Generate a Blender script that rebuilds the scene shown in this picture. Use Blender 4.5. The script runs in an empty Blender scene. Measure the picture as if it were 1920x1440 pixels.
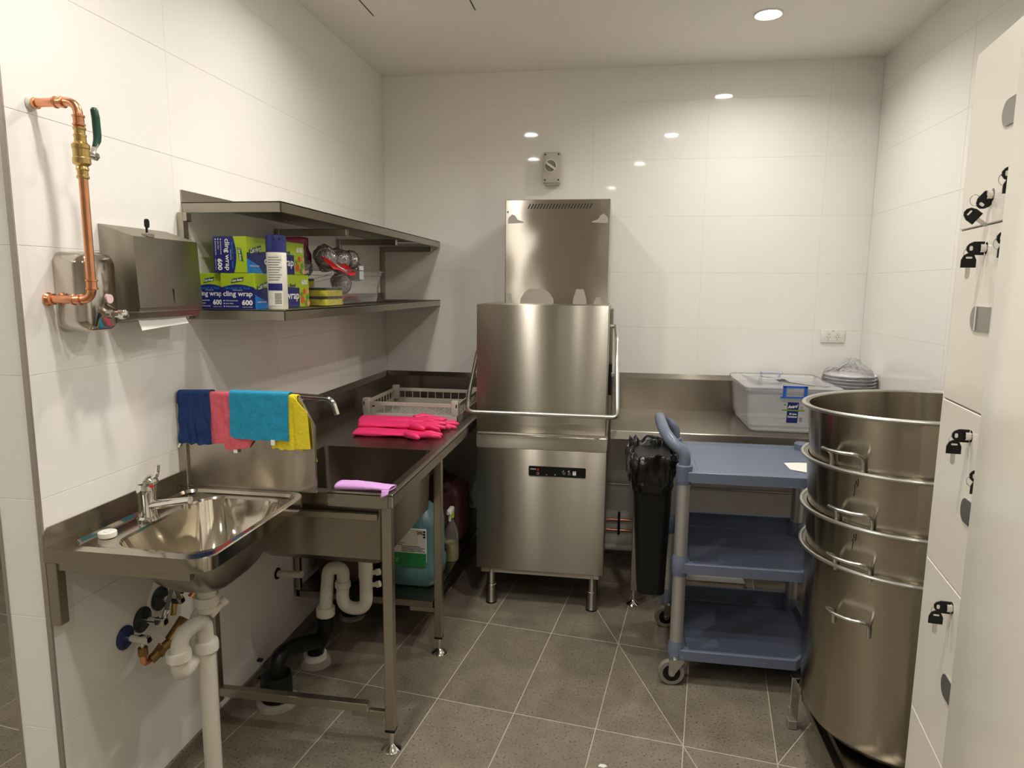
import bpy, bmesh, math, random
from mathutils import Vector, Matrix, noise
random.seed(7)
PI = math.pi
sc = bpy.context.scene
C = sc.collection

# ------------------------------------------------------------------ camera, world, exposure
cam_d = bpy.data.cameras.new('camera'); cam = bpy.data.objects.new('camera', cam_d); C.objects.link(cam)
cam_d.sensor_fit = 'HORIZONTAL'; cam_d.sensor_width = 36.0; cam_d.lens = 36.0*1262.34/1920
cam_d.clip_start = 0.02
yaw, pitch, roll = 0.1552, 0.1437, 0.0094
fwd = Vector((-math.sin(yaw)*math.cos(pitch), math.cos(yaw)*math.cos(pitch), -math.sin(pitch)))
rt = Vector((math.cos(yaw), math.sin(yaw), 0)); up = rt.cross(fwd)
r2 = math.cos(roll)*rt + math.sin(roll)*up; u2 = -math.sin(roll)*rt + math.cos(roll)*up
M = Matrix((r2, u2, -fwd)).transposed().to_4x4(); M.translation = Vector((1.3549, -3.8228, 1.5401))
cam.matrix_world = M
sc.camera = cam
sc.view_settings.view_transform = 'Standard'; sc.view_settings.look = 'None'
sc.view_settings.gamma = 1.0; sc.view_settings.exposure = 0.0
sc.view_settings.use_curve_mapping = False
w = bpy.data.worlds.new('world'); sc.world = w; w.use_nodes = True
w.node_tree.nodes['Background'].inputs[0].default_value = (1, .93, .82, 1)
w.node_tree.nodes['Background'].inputs[1].default_value = 0.15
sc.cycles.max_bounces = 10; sc.cycles.transparent_max_bounces = 24
sc.cycles.glossy_bounces = 6; sc.cycles.diffuse_bounces = 5
sc.cycles.sample_clamp_indirect = 4.0
sc.cycles.use_denoising = True
LAMP_POWER, LAMP_SPREAD, LAMP_COLOR = 7.8, 2.66, (1, .955, .89)
LAMPS = [(1.946, -.627), (.645, -1.535), (1.71, -1.67), (.544, -2.533), (1.505, -2.849), (-.496, -2.53), (1.23, -4.416), (-1.276, -5.066), (-1.276, -3.62)]  # last one is an added unseen fill that brightens the tiled wall end
for _x, _y in LAMPS:
    _l = bpy.data.lights.new('downlight_lamp', 'AREA'); _l.shape = 'DISK'; _l.size = .096; _l.energy = LAMP_POWER*(2.5 if _y == -3.62 else 1); _l.spread = LAMP_SPREAD; _l.color = LAMP_COLOR
    _o = bpy.data.objects.new('downlight_lamp', _l); C.objects.link(_o); _o.location = (_x, _y, 2.70-.0045)

# ------------------------------------------------------------------ materials
def nmat(name):
    m = bpy.data.materials.new(name); m.use_nodes = True
    nt = m.node_tree; return m, nt, nt.nodes['Principled BSDF']
def N(nt, t, **k):
    n = nt.nodes.new(t)
    for a, b in k.items(): setattr(n, a, b)
    return n
def mat(name, col, rough=.5, metal=0., bump=0., bscale=200., var=0., vscale=8., spec=.5, emit=None, estr=0., alpha=1., trans=0., ior=1.45, coat=0., sss=0.):
    m, nt, b = nmat(name)
    b.inputs['Base Color'].default_value = (*col, 1); b.inputs['Roughness'].default_value = rough
    b.inputs['Metallic'].default_value = metal; b.inputs['Specular IOR Level'].default_value = spec
    b.inputs['IOR'].default_value = ior; b.inputs['Transmission Weight'].default_value = trans
    b.inputs['Coat Weight'].default_value = coat; b.inputs['Alpha'].default_value = alpha
    if sss: b.inputs['Subsurface Weight'].default_value = sss
    if emit: b.inputs['Emission Color'].default_value = (*emit, 1); b.inputs['Emission Strength'].default_value = estr
    tc = N(nt, 'ShaderNodeTexCoord')
    if var:
        n = N(nt, 'ShaderNodeTexNoise'); n.inputs['Scale'].default_value = vscale; n.inputs['Detail'].default_value = 6
        nt.links.new(tc.outputs['Object'], n.inputs['Vector'])
        mx = N(nt, 'ShaderNodeMix', data_type='RGBA')
        mx.inputs[6].default_value = (*[c*(1-var) for c in col], 1); mx.inputs[7].default_value = (*[min(1, c*(1+var)) for c in col], 1)
        nt.links.new(n.outputs['Fac'], mx.inputs[0]); nt.links.new(mx.outputs[2], b.inputs['Base Color'])
    if bump:
        n = N(nt, 'ShaderNodeTexNoise'); n.inputs['Scale'].default_value = bscale; n.inputs['Detail'].default_value = 4
        nt.links.new(tc.outputs['Object'], n.inputs['Vector'])
        bp = N(nt, 'ShaderNodeBump'); bp.inputs['Strength'].default_value = bump; bp.inputs['Distance'].default_value = .002
        nt.links.new(n.outputs['Fac'], bp.inputs['Height']); nt.links.new(bp.outputs[0], b.inputs['Normal'])
    return m
def steel(name, col, rough, aniso=.0, wave=0., wscale=4., smudge=.06, wdist=.01, vert=False):
    """stainless steel: brushed grain, faint smudges, sheet-metal waviness"""
    m, nt, b = nmat(name); L = nt.links
    b.inputs['Base Color'].default_value = (*col, 1); b.inputs['Metallic'].default_value = 1
    tc = N(nt, 'ShaderNodeTexCoord')
    n = N(nt, 'ShaderNodeTexNoise'); n.inputs['Scale'].default_value = 5; n.inputs['Detail'].default_value = 5
    L.new(tc.outputs['Object'], n.inputs['Vector'])
    mr = N(nt, 'ShaderNodeMapRange'); mr.inputs['To Min'].default_value = max(.02, rough-smudge); mr.inputs['To Max'].default_value = rough+smudge
    L.new(n.outputs['Fac'], mr.inputs['Value']); L.new(mr.outputs[0], b.inputs['Roughness'])
    if aniso:
        b.inputs['Anisotropic'].default_value = aniso
        t = N(nt, 'ShaderNodeTangent', direction_type='UV_MAP', uv_map='UVMap'); L.new(t.outputs[0], b.inputs['Tangent'])
        if not vert: b.inputs['Anisotropic Rotation'].default_value = .25
        mp = N(nt, 'ShaderNodeMapping'); mp.inputs['Scale'].default_value = (1.2, 110, 1); L.new(tc.outputs['UV'], mp.inputs['Vector'])
        g = N(nt, 'ShaderNodeTexNoise'); g.inputs['Scale'].default_value = 3; g.inputs['Detail'].default_value = 3; L.new(mp.outputs[0], g.inputs['Vector'])
        mc = N(nt, 'ShaderNodeMix', data_type='RGBA')
        mc.inputs[6].default_value = (*[c*.975 for c in col], 1); mc.inputs[7].default_value = (*[min(1, c*1.02) for c in col], 1)
        L.new(g.outputs['Fac'], mc.inputs[0]); L.new(mc.outputs[2], b.inputs['Base Color'])
    if wave:
        mp2 = N(nt, 'ShaderNodeMapping'); mp2.inputs['Scale'].default_value = (1, 1, .25 if vert else 1); L.new(tc.outputs['Object'], mp2.inputs['Vector'])
        w_ = N(nt, 'ShaderNodeTexNoise'); w_.inputs['Scale'].default_value = wscale; w_.inputs['Detail'].default_value = 1; L.new(mp2.outputs[0], w_.inputs['Vector'])
        bp = N(nt, 'ShaderNodeBump'); bp.inputs['Strength'].default_value = wave; bp.inputs['Distance'].default_value = wdist
        L.new(w_.outputs['Fac'], bp.inputs['Height']); L.new(bp.outputs[0], b.inputs['Normal'])
    return m
def clear(name, tint=(.9, .92, .93), milk=.12, rough=.06, wr=0., wscale=25., fres=1.35):
    """thin clear plastic: see-through, a little milky, glossy at glancing angles"""
    m = bpy.data.materials.new(name); m.use_nodes = True; nt = m.node_tree; L = nt.links
    for n in list(nt.nodes): nt.nodes.remove(n)
    out = N(nt, 'ShaderNodeOutputMaterial'); tr = N(nt, 'ShaderNodeBsdfTransparent'); tr.inputs[0].default_value = (*tint, 1)
    df = N(nt, 'ShaderNodeBsdfDiffuse'); df.inputs[0].default_value = (.93, .94, .95, 1)
    gl = N(nt, 'ShaderNodeBsdfGlossy'); gl.inputs['Roughness'].default_value = rough
    fr = N(nt, 'ShaderNodeFresnel'); fr.inputs[0].default_value = fres
    m1 = N(nt, 'ShaderNodeMixShader'); m1.inputs[0].default_value = milk; L.new(tr.outputs[0], m1.inputs[1]); L.new(df.outputs[0], m1.inputs[2])
    m2 = N(nt, 'ShaderNodeMixShader'); L.new(fr.outputs[0], m2.inputs[0]); L.new(m1.outputs[0], m2.inputs[1]); L.new(gl.outputs[0], m2.inputs[2])
    if wr:
        tc = N(nt, 'ShaderNodeTexCoord'); n = N(nt, 'ShaderNodeTexNoise'); n.inputs['Scale'].default_value = wscale; n.inputs['Detail'].default_value = 4
        n.inputs['Distortion'].default_value = 1.2
        L.new(tc.outputs['Object'], n.inputs['Vector']); bp = N(nt, 'ShaderNodeBump'); bp.inputs['Strength'].default_value = wr; bp.inputs['Distance'].default_value = .02
        L.new(n.outputs['Fac'], bp.inputs['Height']); L.new(bp.outputs[0], gl.inputs['Normal']); L.new(bp.outputs[0], fr.inputs['Normal'])
    L.new(m2.outputs[0], out.inputs[0]); return m
def floor_mat():
    m, nt, b = nmat('grey porcelain tile'); L = nt.links
    tc = N(nt, 'ShaderNodeTexCoord'); oi = N(nt, 'ShaderNodeObjectInfo')
    n1 = N(nt, 'ShaderNodeTexNoise'); n1.inputs['Scale'].default_value = 5; n1.inputs['Detail'].default_value = 8; n1.inputs['Roughness'].default_value = .65
    n2 = N(nt, 'ShaderNodeTexNoise'); n2.inputs['Scale'].default_value = 120; n2.inputs['Detail'].default_value = 3
    L.new(tc.outputs['Object'], n1.inputs['Vector']); L.new(tc.outputs['Object'], n2.inputs['Vector'])
    cr = N(nt, 'ShaderNodeValToRGB'); e = cr.color_ramp.elements
    e[0].position = .3; e[0].color = (.150, .128, .096, 1); e[1].position = .72; e[1].color = (.255, .22, .165, 1)
    L.new(n1.outputs['Fac'], cr.inputs[0])
    c2 = N(nt, 'ShaderNodeValToRGB'); e = c2.color_ramp.elements
    e[0].position = .33; e[0].color = (.35, .35, .35, 1); e[1].position = .42; e[1].color = (1, 1, 1, 1); x = c2.color_ramp.elements.new(.68); x.color = (1, 1, 1, 1); x = c2.color_ramp.elements.new(.76); x.color = (2.2, 2.2, 2.2, 1)
    L.new(n2.outputs['Fac'], c2.inputs[0])
    mx = N(nt, 'ShaderNodeMix', data_type='RGBA', blend_type='MULTIPLY'); mx.inputs[0].default_value = 1
    L.new(cr.outputs[0], mx.inputs[6]); L.new(c2.outputs[0], mx.inputs[7])
    hv = N(nt, 'ShaderNodeMapRange'); hv.inputs['To Min'].default_value = .9; hv.inputs['To Max'].default_value = 1.1; L.new(oi.outputs['Random'], hv.inputs['Value'])
    m3 = N(nt, 'ShaderNodeVectorMath', operation='SCALE'); L.new(mx.outputs[2], m3.inputs[0]); L.new(hv.outputs[0], m3.inputs['Scale'])
    L.new(m3.outputs[0], b.inputs['Base Color']); b.inputs['Roughness'].default_value = .42
    bp = N(nt, 'ShaderNodeBump'); bp.inputs['Strength'].default_value = .12; bp.inputs['Distance'].default_value = .001
    L.new(n2.outputs['Fac'], bp.inputs['Height']); L.new(bp.outputs[0], b.inputs['Normal'])
    return m
K = {}
K['tile'] = mat('white gloss tile', (.85, .83, .79), .045, spec=.5, bump=.02, bscale=2.5)
K['grout'] = mat('cream grout', (.78, .74, .66), .9)
K['paint'] = mat('white paint', (.88, .86, .81), .7)
K['ceil'] = mat('ceiling paint', (.89, .865, .79), .65)
K['floor'] = floor_mat()
K['fgrout'] = mat('pale floor grout', (.50, .45, .37), .9)
K['trim'] = mat('brushed trim', (.42, .38, .34), .4, .7)
SC = (.66, .61, .53)
K['ss'] = steel('brushed stainless', (.40, .37, .315), .34, 1., .05, 2, .004)
K['ssv'] = steel('brushed stainless upright', (.42, .385, .32), .3, .5)
K['sspol'] = steel('polished stainless film', (.47, .43, .37), .22, 1., .6, 4, .04, .01, vert=False)
K['ssbench'] = steel('bench stainless', (.31, .28, .235), .24, .9, 0, 5, .004)
K['ssbowl'] = steel('mirror basin', (.72, .67, .58), .09, 0, .12, 6, .04)
K['ssdeck'] = steel('basin deck', (.52, .48, .41), .12, 0, .05, 4, .02)
K['sspot'] = steel('pot stainless', (.42, .38, .31), .20, .95, .12, 3, .01)
K['chrome'] = mat('chrome', (.80, .79, .77), .06, 1)
K['zinc'] = mat('zinc plate', (.62, .63, .60), .3, 1)
K['copper'] = mat('copper', (.80, .37, .20), .27, 1, var=.25, vscale=30)
K['brass'] = mat('brass', (.66, .47, .18), .28, 1, var=.15, vscale=40)
K['oldbrass'] = mat('tarnished brass', (.35, .22, .09), .4, 1, var=.3, vscale=40)
K['pvc'] = mat('white pvc', (.74, .71, .62), .35)
K['cream'] = mat('cream plastic', (.72, .69, .60), .35)
K['white'] = mat('white plastic', (.80, .78, .72), .35)
K['black'] = mat('black plastic', (.006, .006, .006), .38, spec=.35)
K['blackbag'] = mat('black bin liner', (.006, .006, .006), .22, spec=.5, bump=1., bscale=40)
K['rubber'] = mat('grey rubber', (.22, .21, .18), .6)
K['cart'] = mat('blue grey plastic', (.135, .160, .225), .33, bump=.05, bscale=400)
K['alu'] = mat('satin aluminium', (.50, .49, .47), .4, .7)
K['locker'] = mat('white locker laminate', (.74, .70, .62), .16)
K['lockpanel'] = mat('white panel', (.66, .62, .54), .45)
K['handle'] = mat('satin cup handle', (.50, .50, .48), .3, .9)
K['green'] = mat('dark green lever', (.01, .055, .035), .35)
K['rackg'] = mat('grey rack plastic', (.50, .46, .40), .5)
K['pink'] = mat('pink rubber', (.80, .035, .16), .38, bump=.15, bscale=120)
K['lilac'] = mat('lilac cloth', (.62, .33, .70), .8, bump=.2, bscale=300)
def cloth(n, c): return mat(n, c, .95, bump=1., bscale=260, var=.22, vscale=120)
K['cnavy'] = cloth('navy microfibre', (.012, .04, .15)); K['cpink'] = cloth('pink microfibre', (.72, .13, .17))
K['cblue'] = cloth('sky blue microfibre', (.02, .30, .50)); K['cyellow'] = cloth('yellow microfibre', (.80, .66, .03))
K['navy'] = mat('navy print', (.015, .02, .15), .35); K['lime'] = mat('lime print', (.36, .50, .02), .35)
K['sky'] = mat('blue print', (.01, .22, .70), .35); K['ink'] = mat('white print', (.86, .85, .82), .5); K['dgreen'] = mat('dark green print', (.02, .10, .03), .5)
K['tomato'] = mat('tomato print', (.60, .09, .04), .45); K['leaf'] = mat('salad print', (.15, .27, .05), .45); K['peach'] = mat('peach print', (.75, .35, .2), .45)
K['paper'] = mat('paper', (.78, .77, .72), .8); K['lpaper'] = mat('label paper', (.70, .68, .62), .7)
K['redc'] = mat('red plastic film', (.62, .015, .02), .25); K['maroon'] = mat('maroon print film', (.28, .01, .07), .25)
K['teal'] = mat('teal can plastic', (.09, .19, .20), .35, var=.1, vscale=5); K['redcan'] = mat('dull red can', (.10, .035, .03), .45)
K['sponge'] = mat('yellow sponge', (.78, .70, .02), .8, bump=.5, bscale=300); K['scour'] = mat('black scourer', (.01, .01, .01), .9)
K['clear'] = clear('clear plastic', (.97, .97, .97), .08, .05, 0, 25, 1.3); K['clearbox'] = clear('clear container', (.97, .98, .985), .30, .12, 0, 25, 1.25)
K['film'] = clear('crinkled film', (.99, .99, .99), .05, .07, .55, 32, 1.38)
K['blue'] = mat('blue latch plastic', (.02, .12, .55), .35); K['china'] = mat('white china', (.84, .85, .87), .12)
K['wire'] = mat('steel wool', (.80, .78, .74), .3, .8)
K['switch'] = mat('isolator grey', (.50, .47, .40), .4); K['dark'] = mat('dark gap', (.01, .01, .01), .8)
K['lens'] = mat('lamp diffuser', (1, 1, 1), .5, emit=(1, .955, .89), estr=75)
K['stone'] = mat('mortar', (.35, .33, .28), .9, bump=.6, bscale=60); K['card'] = mat('carton board', (.50, .42, .30), .8)
K['amber'] = mat('yellow liquid bottle', (.42, .38, .14), .3); K['hose'] = mat('grey hose', (.2, .2, .2), .5); K['rosewin'] = mat('pink window', (.72, .52, .55), .2)
K['filmrest'] = mat('leftover protective film', (.40, .37, .32), .5, .6, bump=.8, bscale=200); K['greycap'] = mat('dark grey flange', (.02, .03, .03), .25); K['ink2'] = mat('brown marker ink', (.035, .015, .012), .5); K['bluecap'] = mat('navy flange', (.015, .03, .12), .3)

# ------------------------------------------------------------------ mesh builder
class MB:
    def __init__(s): s.b = bmesh.new()
    def raw(s, vs, fs, M=None):
        v = [s.b.verts.new(M @ Vector(p) if M else p) for p in vs]
        for f in fs:
            try: s.b.faces.new([v[i] for i in f])
            except ValueError: pass
        return s
    def box(s, x0, x1, y0, y1, z0, z1, bev=0., seg=1, M=None):
        t = bmesh.new(); bmesh.ops.create_cube(t, size=1)
        for v in t.verts: v.co = Vector(((x0+x1)/2+v.co.x*(x1-x0), (y0+y1)/2+v.co.y*(y1-y0), (z0+z1)/2+v.co.z*(z1-z0)))
        if bev: bmesh.ops.bevel(t, geom=list(t.edges), offset=bev, segments=seg, profile=.5, affect='EDGES')
        return s.join(t, M)
    def join(s, t, M=None):
        if M: bmesh.ops.transform(t, matrix=M, verts=t.verts)
        t.verts.index_update(); v = [s.b.verts.new(x.co) for x in t.verts]
        for f in t.faces: s.b.faces.new([v[q.index] for q in f.verts])
        t.free(); return s
    def loft(s, rings, cap=True, closed=False, M=None):
        vs = []; fs = []; n = len(rings[0])
        for r in rings: vs += [tuple(p) for p in r]
        m = len(rings)
        for i in range(m if closed else m-1):
            j = (i+1) % m
            for k in range(n):
                l = (k+1) % n; fs.append((i*n+k, i*n+l, j*n+l, j*n+k))
        if cap and not closed: fs.append(tuple(range(n-1, -1, -1))); fs.append(tuple((m-1)*n+k for k in range(n)))
        return s.raw(vs, fs, M)
    def lathe(s, prof, n=24, M=None, cap=True):
        return s.loft([[(r*math.cos(2*PI*k/n), r*math.sin(2*PI*k/n), z) for k in range(n)] for r, z in prof], cap, M=M)
    def cyl(s, p0, p1, r0, r1=None, n=16, cap=True):
        return s.tube([p0, p1], [r0, r0 if r1 is None else r1], n, cap)
    def tube(s, path, r, n=10, cap=True, closed=False):
        P = [Vector(p) for p in path]; m = len(P); rings = []
        rr = r if isinstance(r, (list, tuple)) else [r]*m
        def tan(i):
            if closed: return (P[(i+1) % m]-P[i-1]).normalized()
            a = P[min(i+1, m-1)]-P[max(i-1, 0)]
            if 0 < i < m-1: a = (P[i+1]-P[i]).normalized()+(P[i]-P[i-1]).normalized()
            return a.normalized()
        t = tan(0); nrm = t.orthogonal().normalized(); pt = t
        for i in range(m):
            t = tan(i); q = pt.rotation_difference(t); nrm = (q @ nrm); nrm = (nrm-nrm.dot(t)*t).normalized(); bn = t.cross(nrm); pt = t
            rings.append([P[i]+rr[i]*(math.cos(2*PI*k/n)*nrm+math.sin(2*PI*k/n)*bn) for k in range(n)])
        return s.loft(rings, cap, closed)
    def prism(s, poly, h, M=None):
        n = len(poly); vs = [(x, y, 0) for x, y in poly]+[(x, y, h) for x, y in poly]
        fs = [tuple(range(n-1, -1, -1)), tuple(range(n, 2*n))]+[(i, (i+1) % n, (i+1) % n+n, i+n) for i in range(n)]
        return s.raw(vs, fs, M)
    def ell(s, c, r, u=16, v=10, f=None, M=None):
        rings = []
        for i in range(v+1):
            a = -PI/2+PI*i/v; ca = max(math.cos(a), .01)
            rings.append([(c[0]+r[0]*ca*math.cos(2*PI*k/u), c[1]+r[1]*ca*math.sin(2*PI*k/u), c[2]+r[2]*math.sin(a)) for k in range(u)])
        if f: rings = [[f(Vector(p)) for p in q] for q in rings]
        return s.loft(rings, True, M=M)
    def grid(s, fn, nu, nv, thick=0.):
        P = [[Vector(fn(i/nu, j/nv)) for i in range(nu+1)] for j in range(nv+1)]
        W = nu+1; vs = [tuple(p) for r in P for p in r]; fs = [(j*W+i, j*W+i+1, (j+1)*W+i+1, (j+1)*W+i) for j in range(nv) for i in range(nu)]
        if thick:
            nn = []
            for j in range(nv+1):
                for i in range(nu+1):
                    a = P[j][min(i+1, nu)]-P[j][max(i-1, 0)]; b = P[min(j+1, nv)][i]-P[max(j-1, 0)][i]; nn.append(a.cross(b).normalized())
            k = len(vs); vs += [tuple(Vector(vv)-thick*m) for vv, m in zip(list(vs), nn)]
            fs += [tuple(reversed([q+k for q in f])) for f in fs]
            bd = [i for i in range(W)]+[j*W+nu for j in range(1, nv+1)]+[nv*W+i for i in range(nu-1, -1, -1)]+[j*W for j in range(nv-1, 0, -1)]
            fs += [(bd[(q+1) % len(bd)], bd[q], bd[q]+k, bd[(q+1) % len(bd)]+k) for q in range(len(bd))]
        return s.raw(vs, fs)
def rod(path, rad, k=5):
    """round the corners of a polyline"""
    P = [Vector(p) for p in path]; out = [P[0]]
    for i in range(1, len(P)-1):
        a = (P[i-1]-P[i]); b = (P[i+1]-P[i]); d = min(rad, a.length*.49, b.length*.49); a.normalize(); b.normalize()
        p0 = P[i]+a*d; p2 = P[i]+b*d
        for j in range(k+1):
            t = j/k; out.append((1-t)**2*p0+2*t*(1-t)*P[i]+t*t*p2)
    out.append(P[-1]); return out
def rrect(x0, x1, y0, y1, r, n=5):
    out = []
    for cx, cy, a in ((x1-r, y0+r, -PI/2), (x1-r, y1-r, 0), (x0+r, y1-r, PI/2), (x0+r, y0+r, PI)):
        for i in range(n+1): out.append((cx+r*math.cos(a+PI/2*i/n), cy+r*math.sin(a+PI/2*i/n)))
    return out
INV = {}
def link(o, parent): C.objects.link(o); o.parent = parent
def finish(mesh, auto=35):
    b = bmesh.new(); b.from_mesh(mesh); bmesh.ops.recalc_face_normals(b, faces=b.faces)
    uv = b.loops.layers.uv.new('UVMap')
    for f in b.faces:
        f.smooth = True; n = f.normal; ax = max(range(3), key=lambda i: abs(n[i]))
        for l in f.loops:
            p = l.vert.co; l[uv].uv = (p.x, p.y) if ax == 2 else ((p.y, p.z) if ax == 0 else (p.x, p.z))
    th = math.radians(auto)
    for e in b.edges:
        if len(e.link_faces) == 2 and e.calc_face_angle(0) > th: e.smooth = False
    b.to_mesh(mesh); b.free()
def obj(name, mb, m, parent=None, label=None, kind=None, auto=35):
    me = bpy.data.meshes.new(name); mb.b.to_mesh(me); mb.b.free()
    root = parent
    while root and root.parent: root = root.parent
    if root and root.name in INV: me.transform(INV[root.name])
    finish(me, auto); me.materials.append(K[m] if isinstance(m, str) else m)
    o = bpy.data.objects.new(name, me); link(o, parent)
    if label: o['label'] = label
    if kind: o['kind'] = kind
    return o
def thing(name, label, cat, loc=(0, 0, 0), rz=0., group=None, world=True):
    """an Empty at the thing's base; its parts are modelled in room coordinates when world is True, else in its own"""
    o = bpy.data.objects.new(name, None); C.objects.link(o); o.empty_display_size = .05
    o.location = loc; o.rotation_euler = (0, 0, rz); o['label'] = label; o['category'] = cat
    if group: o['group'] = group
    if world: INV[o.name] = (Matrix.Translation(loc) @ Matrix.Rotation(rz, 4, 'Z')).inverted()
    return o
def solo(name, mb, m, label, cat, loc=(0, 0, 0), group=None, auto=35):
    o = obj(name, mb, m, None, label, auto=auto); o['category'] = cat
    if group: o['group'] = group
    o.data.transform(Matrix.Translation(Vector(loc)).inverted()); o.location = loc
    return o
def struct(name, mb, m, parent=None, auto=35): return obj(name, mb, m, parent, kind=None if parent else 'structure', auto=auto)
def copytree(o, parent=None):
    c = o.copy(); link(c, parent)
    for ch in o.children: copytree(ch, c)
    return c
def text(name, s, size, org, ux, uy, m, parent, bold=.0, shear=0., wid=None, align='LEFT', z=.0006):
    """flat lettering standing in the plane of ux, uy"""
    cu = bpy.data.curves.new('lettering', 'FONT'); cu.body = s; cu.size = size; cu.resolution_u = 2; cu.offset = bold*size; cu.shear = shear; cu.align_x = align
    cu.fill_mode = 'BOTH'
    t = bpy.data.objects.new('tmp', cu); C.objects.link(t); dg = bpy.context.evaluated_depsgraph_get()
    me = bpy.data.meshes.new_from_object(t.evaluated_get(dg)); bpy.data.objects.remove(t)
    xs = [v.co.x for v in me.vertices]
    if wid and xs and max(xs) > min(xs):
        k = wid/(max(xs)-min(xs)); me.transform(Matrix.Diagonal((k, 1, 1, 1)))
    ux = Vector(ux).normalized(); uy = Vector(uy).normalized(); n = ux.cross(uy)
    M = Matrix((ux, uy, n)).transposed().to_4x4(); M.translation = Vector(org)+n*z
    me.transform(M)
    root = parent
    while root.parent: root = root.parent
    if root.name in INV: me.transform(INV[root.name])
    me.materials.clear(); me.materials.append(K[m]); me.name = name
    o = bpy.data.objects.new(name, me); link(o, parent); return o
def frameM(org, ux, uy):
    ux = Vector(ux).normalized(); uy = Vector(uy).normalized(); n = ux.cross(uy)
    M = Matrix((ux, uy, n)).transposed().to_4x4(); M.translation = Vector(org); return M
def nz(p, s, seed=0): return noise.noise(Vector(p)*s+Vector((seed*7.3, seed*3.1, seed)))

# ------------------------------------------------------------------ room shell
W, H, END = 2.6358, 2.70, -2.463
XL, YB = -2.2, -7.0
wl = struct('wall_left', MB().box(-.1155, -.0009, END+.0009, .2, 0, H), 'grout')
wb = struct('wall_back', MB().box(-.117, W+.2, .0009, .2, 0, H), 'grout')
wr = struct('wall_right', MB().box(W+.0009, W+.2, YB, .0009, 0, H), 'grout')
struct('wall_front', MB().box(XL-.2, W+.2, YB-.2, YB, 0, H), 'paint')
struct('wall_far_left', MB().box(XL-.2, XL, YB, .2, 0, H), 'paint')
struct('wall_corridor', MB().box(XL, -.117, .0, .2, 0, H), 'paint')
fl = struct('floor', MB().box(XL-.2, W+.2, YB-.2, .2, -.1, -.0009), 'fgrout')
ce = struct('ceiling', MB().box(XL-.2, W+.2, YB-.2, .2, H, H+.1), 'ceil')
# wall tiles 600 x 300 with joints; row joints at z = .023 + .3 k
G_ = .0008
def tile_mesh(wd, ht, cache={}):
    k = (round(wd, 4), round(ht, 4))
    if k not in cache:
        b = MB().box(0, wd, 0, ht, -.008, 0)   # front face at local z = 0
        t = b.b; top = [e for e in t.edges if all(v.co.z > -.001 for v in e.verts)]
        bmesh.ops.bevel(t, geom=top, offset=.0005, segments=1, affect='EDGES')
        me = bpy.data.meshes.new('wall_tile'); t.to_mesh(me); t.free(); finish(me, 12); me.materials.append(K['tile']); cache[k] = me
    return cache[k]
def tile_wall(parent, M, ucuts, z1=H):
    zc = [0, .123]+[.123+.3*k for k in range(1, 9)]+[z1]
    for i in range(len(ucuts)-1):
        for j in range(len(zc)-1):
            u0, u1, z0, zz = ucuts[i]+G_, ucuts[i+1]-G_, zc[j]+G_, zc[j+1]-G_
            o = bpy.data.objects.new('wall_tile', tile_mesh(u1-u0, zz-z0)); link(o, parent)
            o.matrix_local = M @ Matrix.Translation((u0, z0, 0))
E3 = lambda o, a, b: frameM(o, a, b)
# left wall: u runs from -y towards the corner; normal +x
tile_wall(wl, E3((0, END, 0), (0, 1, 0), (0, 0, 1)), [0, -1.89-END, -1.29-END, -.69-END, -END])
tile_wall(wb, E3((0, 0, 0), (1, 0, 0), (0, 0, 1)), [0, .591, 1.191, 1.791, 2.391, W])
tile_wall(wr, E3((W, 0, 0), (0, -1, 0), (0, 0, 1)), [0, .32, .92, 1.52, 2.12, 2.72, 3.32])
tile_wall(wl, E3((-.117, END, 0), (1, 0, 0), (0, 0, 1)), [0, .105])
struct('trim_1', MB().box(-.012, .002, END-.0025, END+.004, 0, H, .0008), 'trim')
struct('trim_2', MB().box(-.121, -.112, END-.0025, END+.02, 0, H, .0008), 'trim')
struct('baseboard_left', MB().box(.0, .010, END+.01, -.02, .0, .045, .001), 'floor')
struct('baseboard_back', MB().box(.0, W, -.010, 0, .0, .045, .001), 'floor')
# floor tiles 300 x 600, the grid turned 7.5 degrees against the walls, with the diagonal cuts of the fall to the drain
TH = -.1309; gx, gy = .8044, -.9536
gp = lambda i, j: Vector((gx+.3*i*math.cos(TH)-.6*j*math.sin(TH), gy+.3*i*math.sin(TH)+.6*j*math.cos(TH)))
def clip(poly, p, n):
    out = []
    for a, b in zip(poly, poly[1:]+poly[:1]):
        da, db = (a-p).dot(n), (b-p).dot(n)
        if da >= 0: out.append(a)
        if da*db < 0: out.append(a+(b-a)*(da/(da-db)))
    return out
def shrink(poly, d):
    c = list(poly); src = list(poly); m = len(src)
    for a, b in zip(src, src[1:]+src[:1]):
        e = (b-a)
        if e.length < 1e-5: continue
        n = Vector((-e.y, e.x)).normalized(); c = clip(c, a+n*d, n)
        if len(c) < 3: return []
    return c
Cc, Gg, Ii = gp(2, 0), gp(3, -1), gp(4, -1)
n1 = Vector((-(Gg-Cc).y, (Gg-Cc).x)).normalized(); n2 = Vector((-.155, .08)).normalized(); n2 = Vector((.154, -.107)).normalized()
def area(p): return abs(sum(a.x*b.y-b.x*a.y for a, b in zip(p, p[1:]+p[:1])))/2
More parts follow.
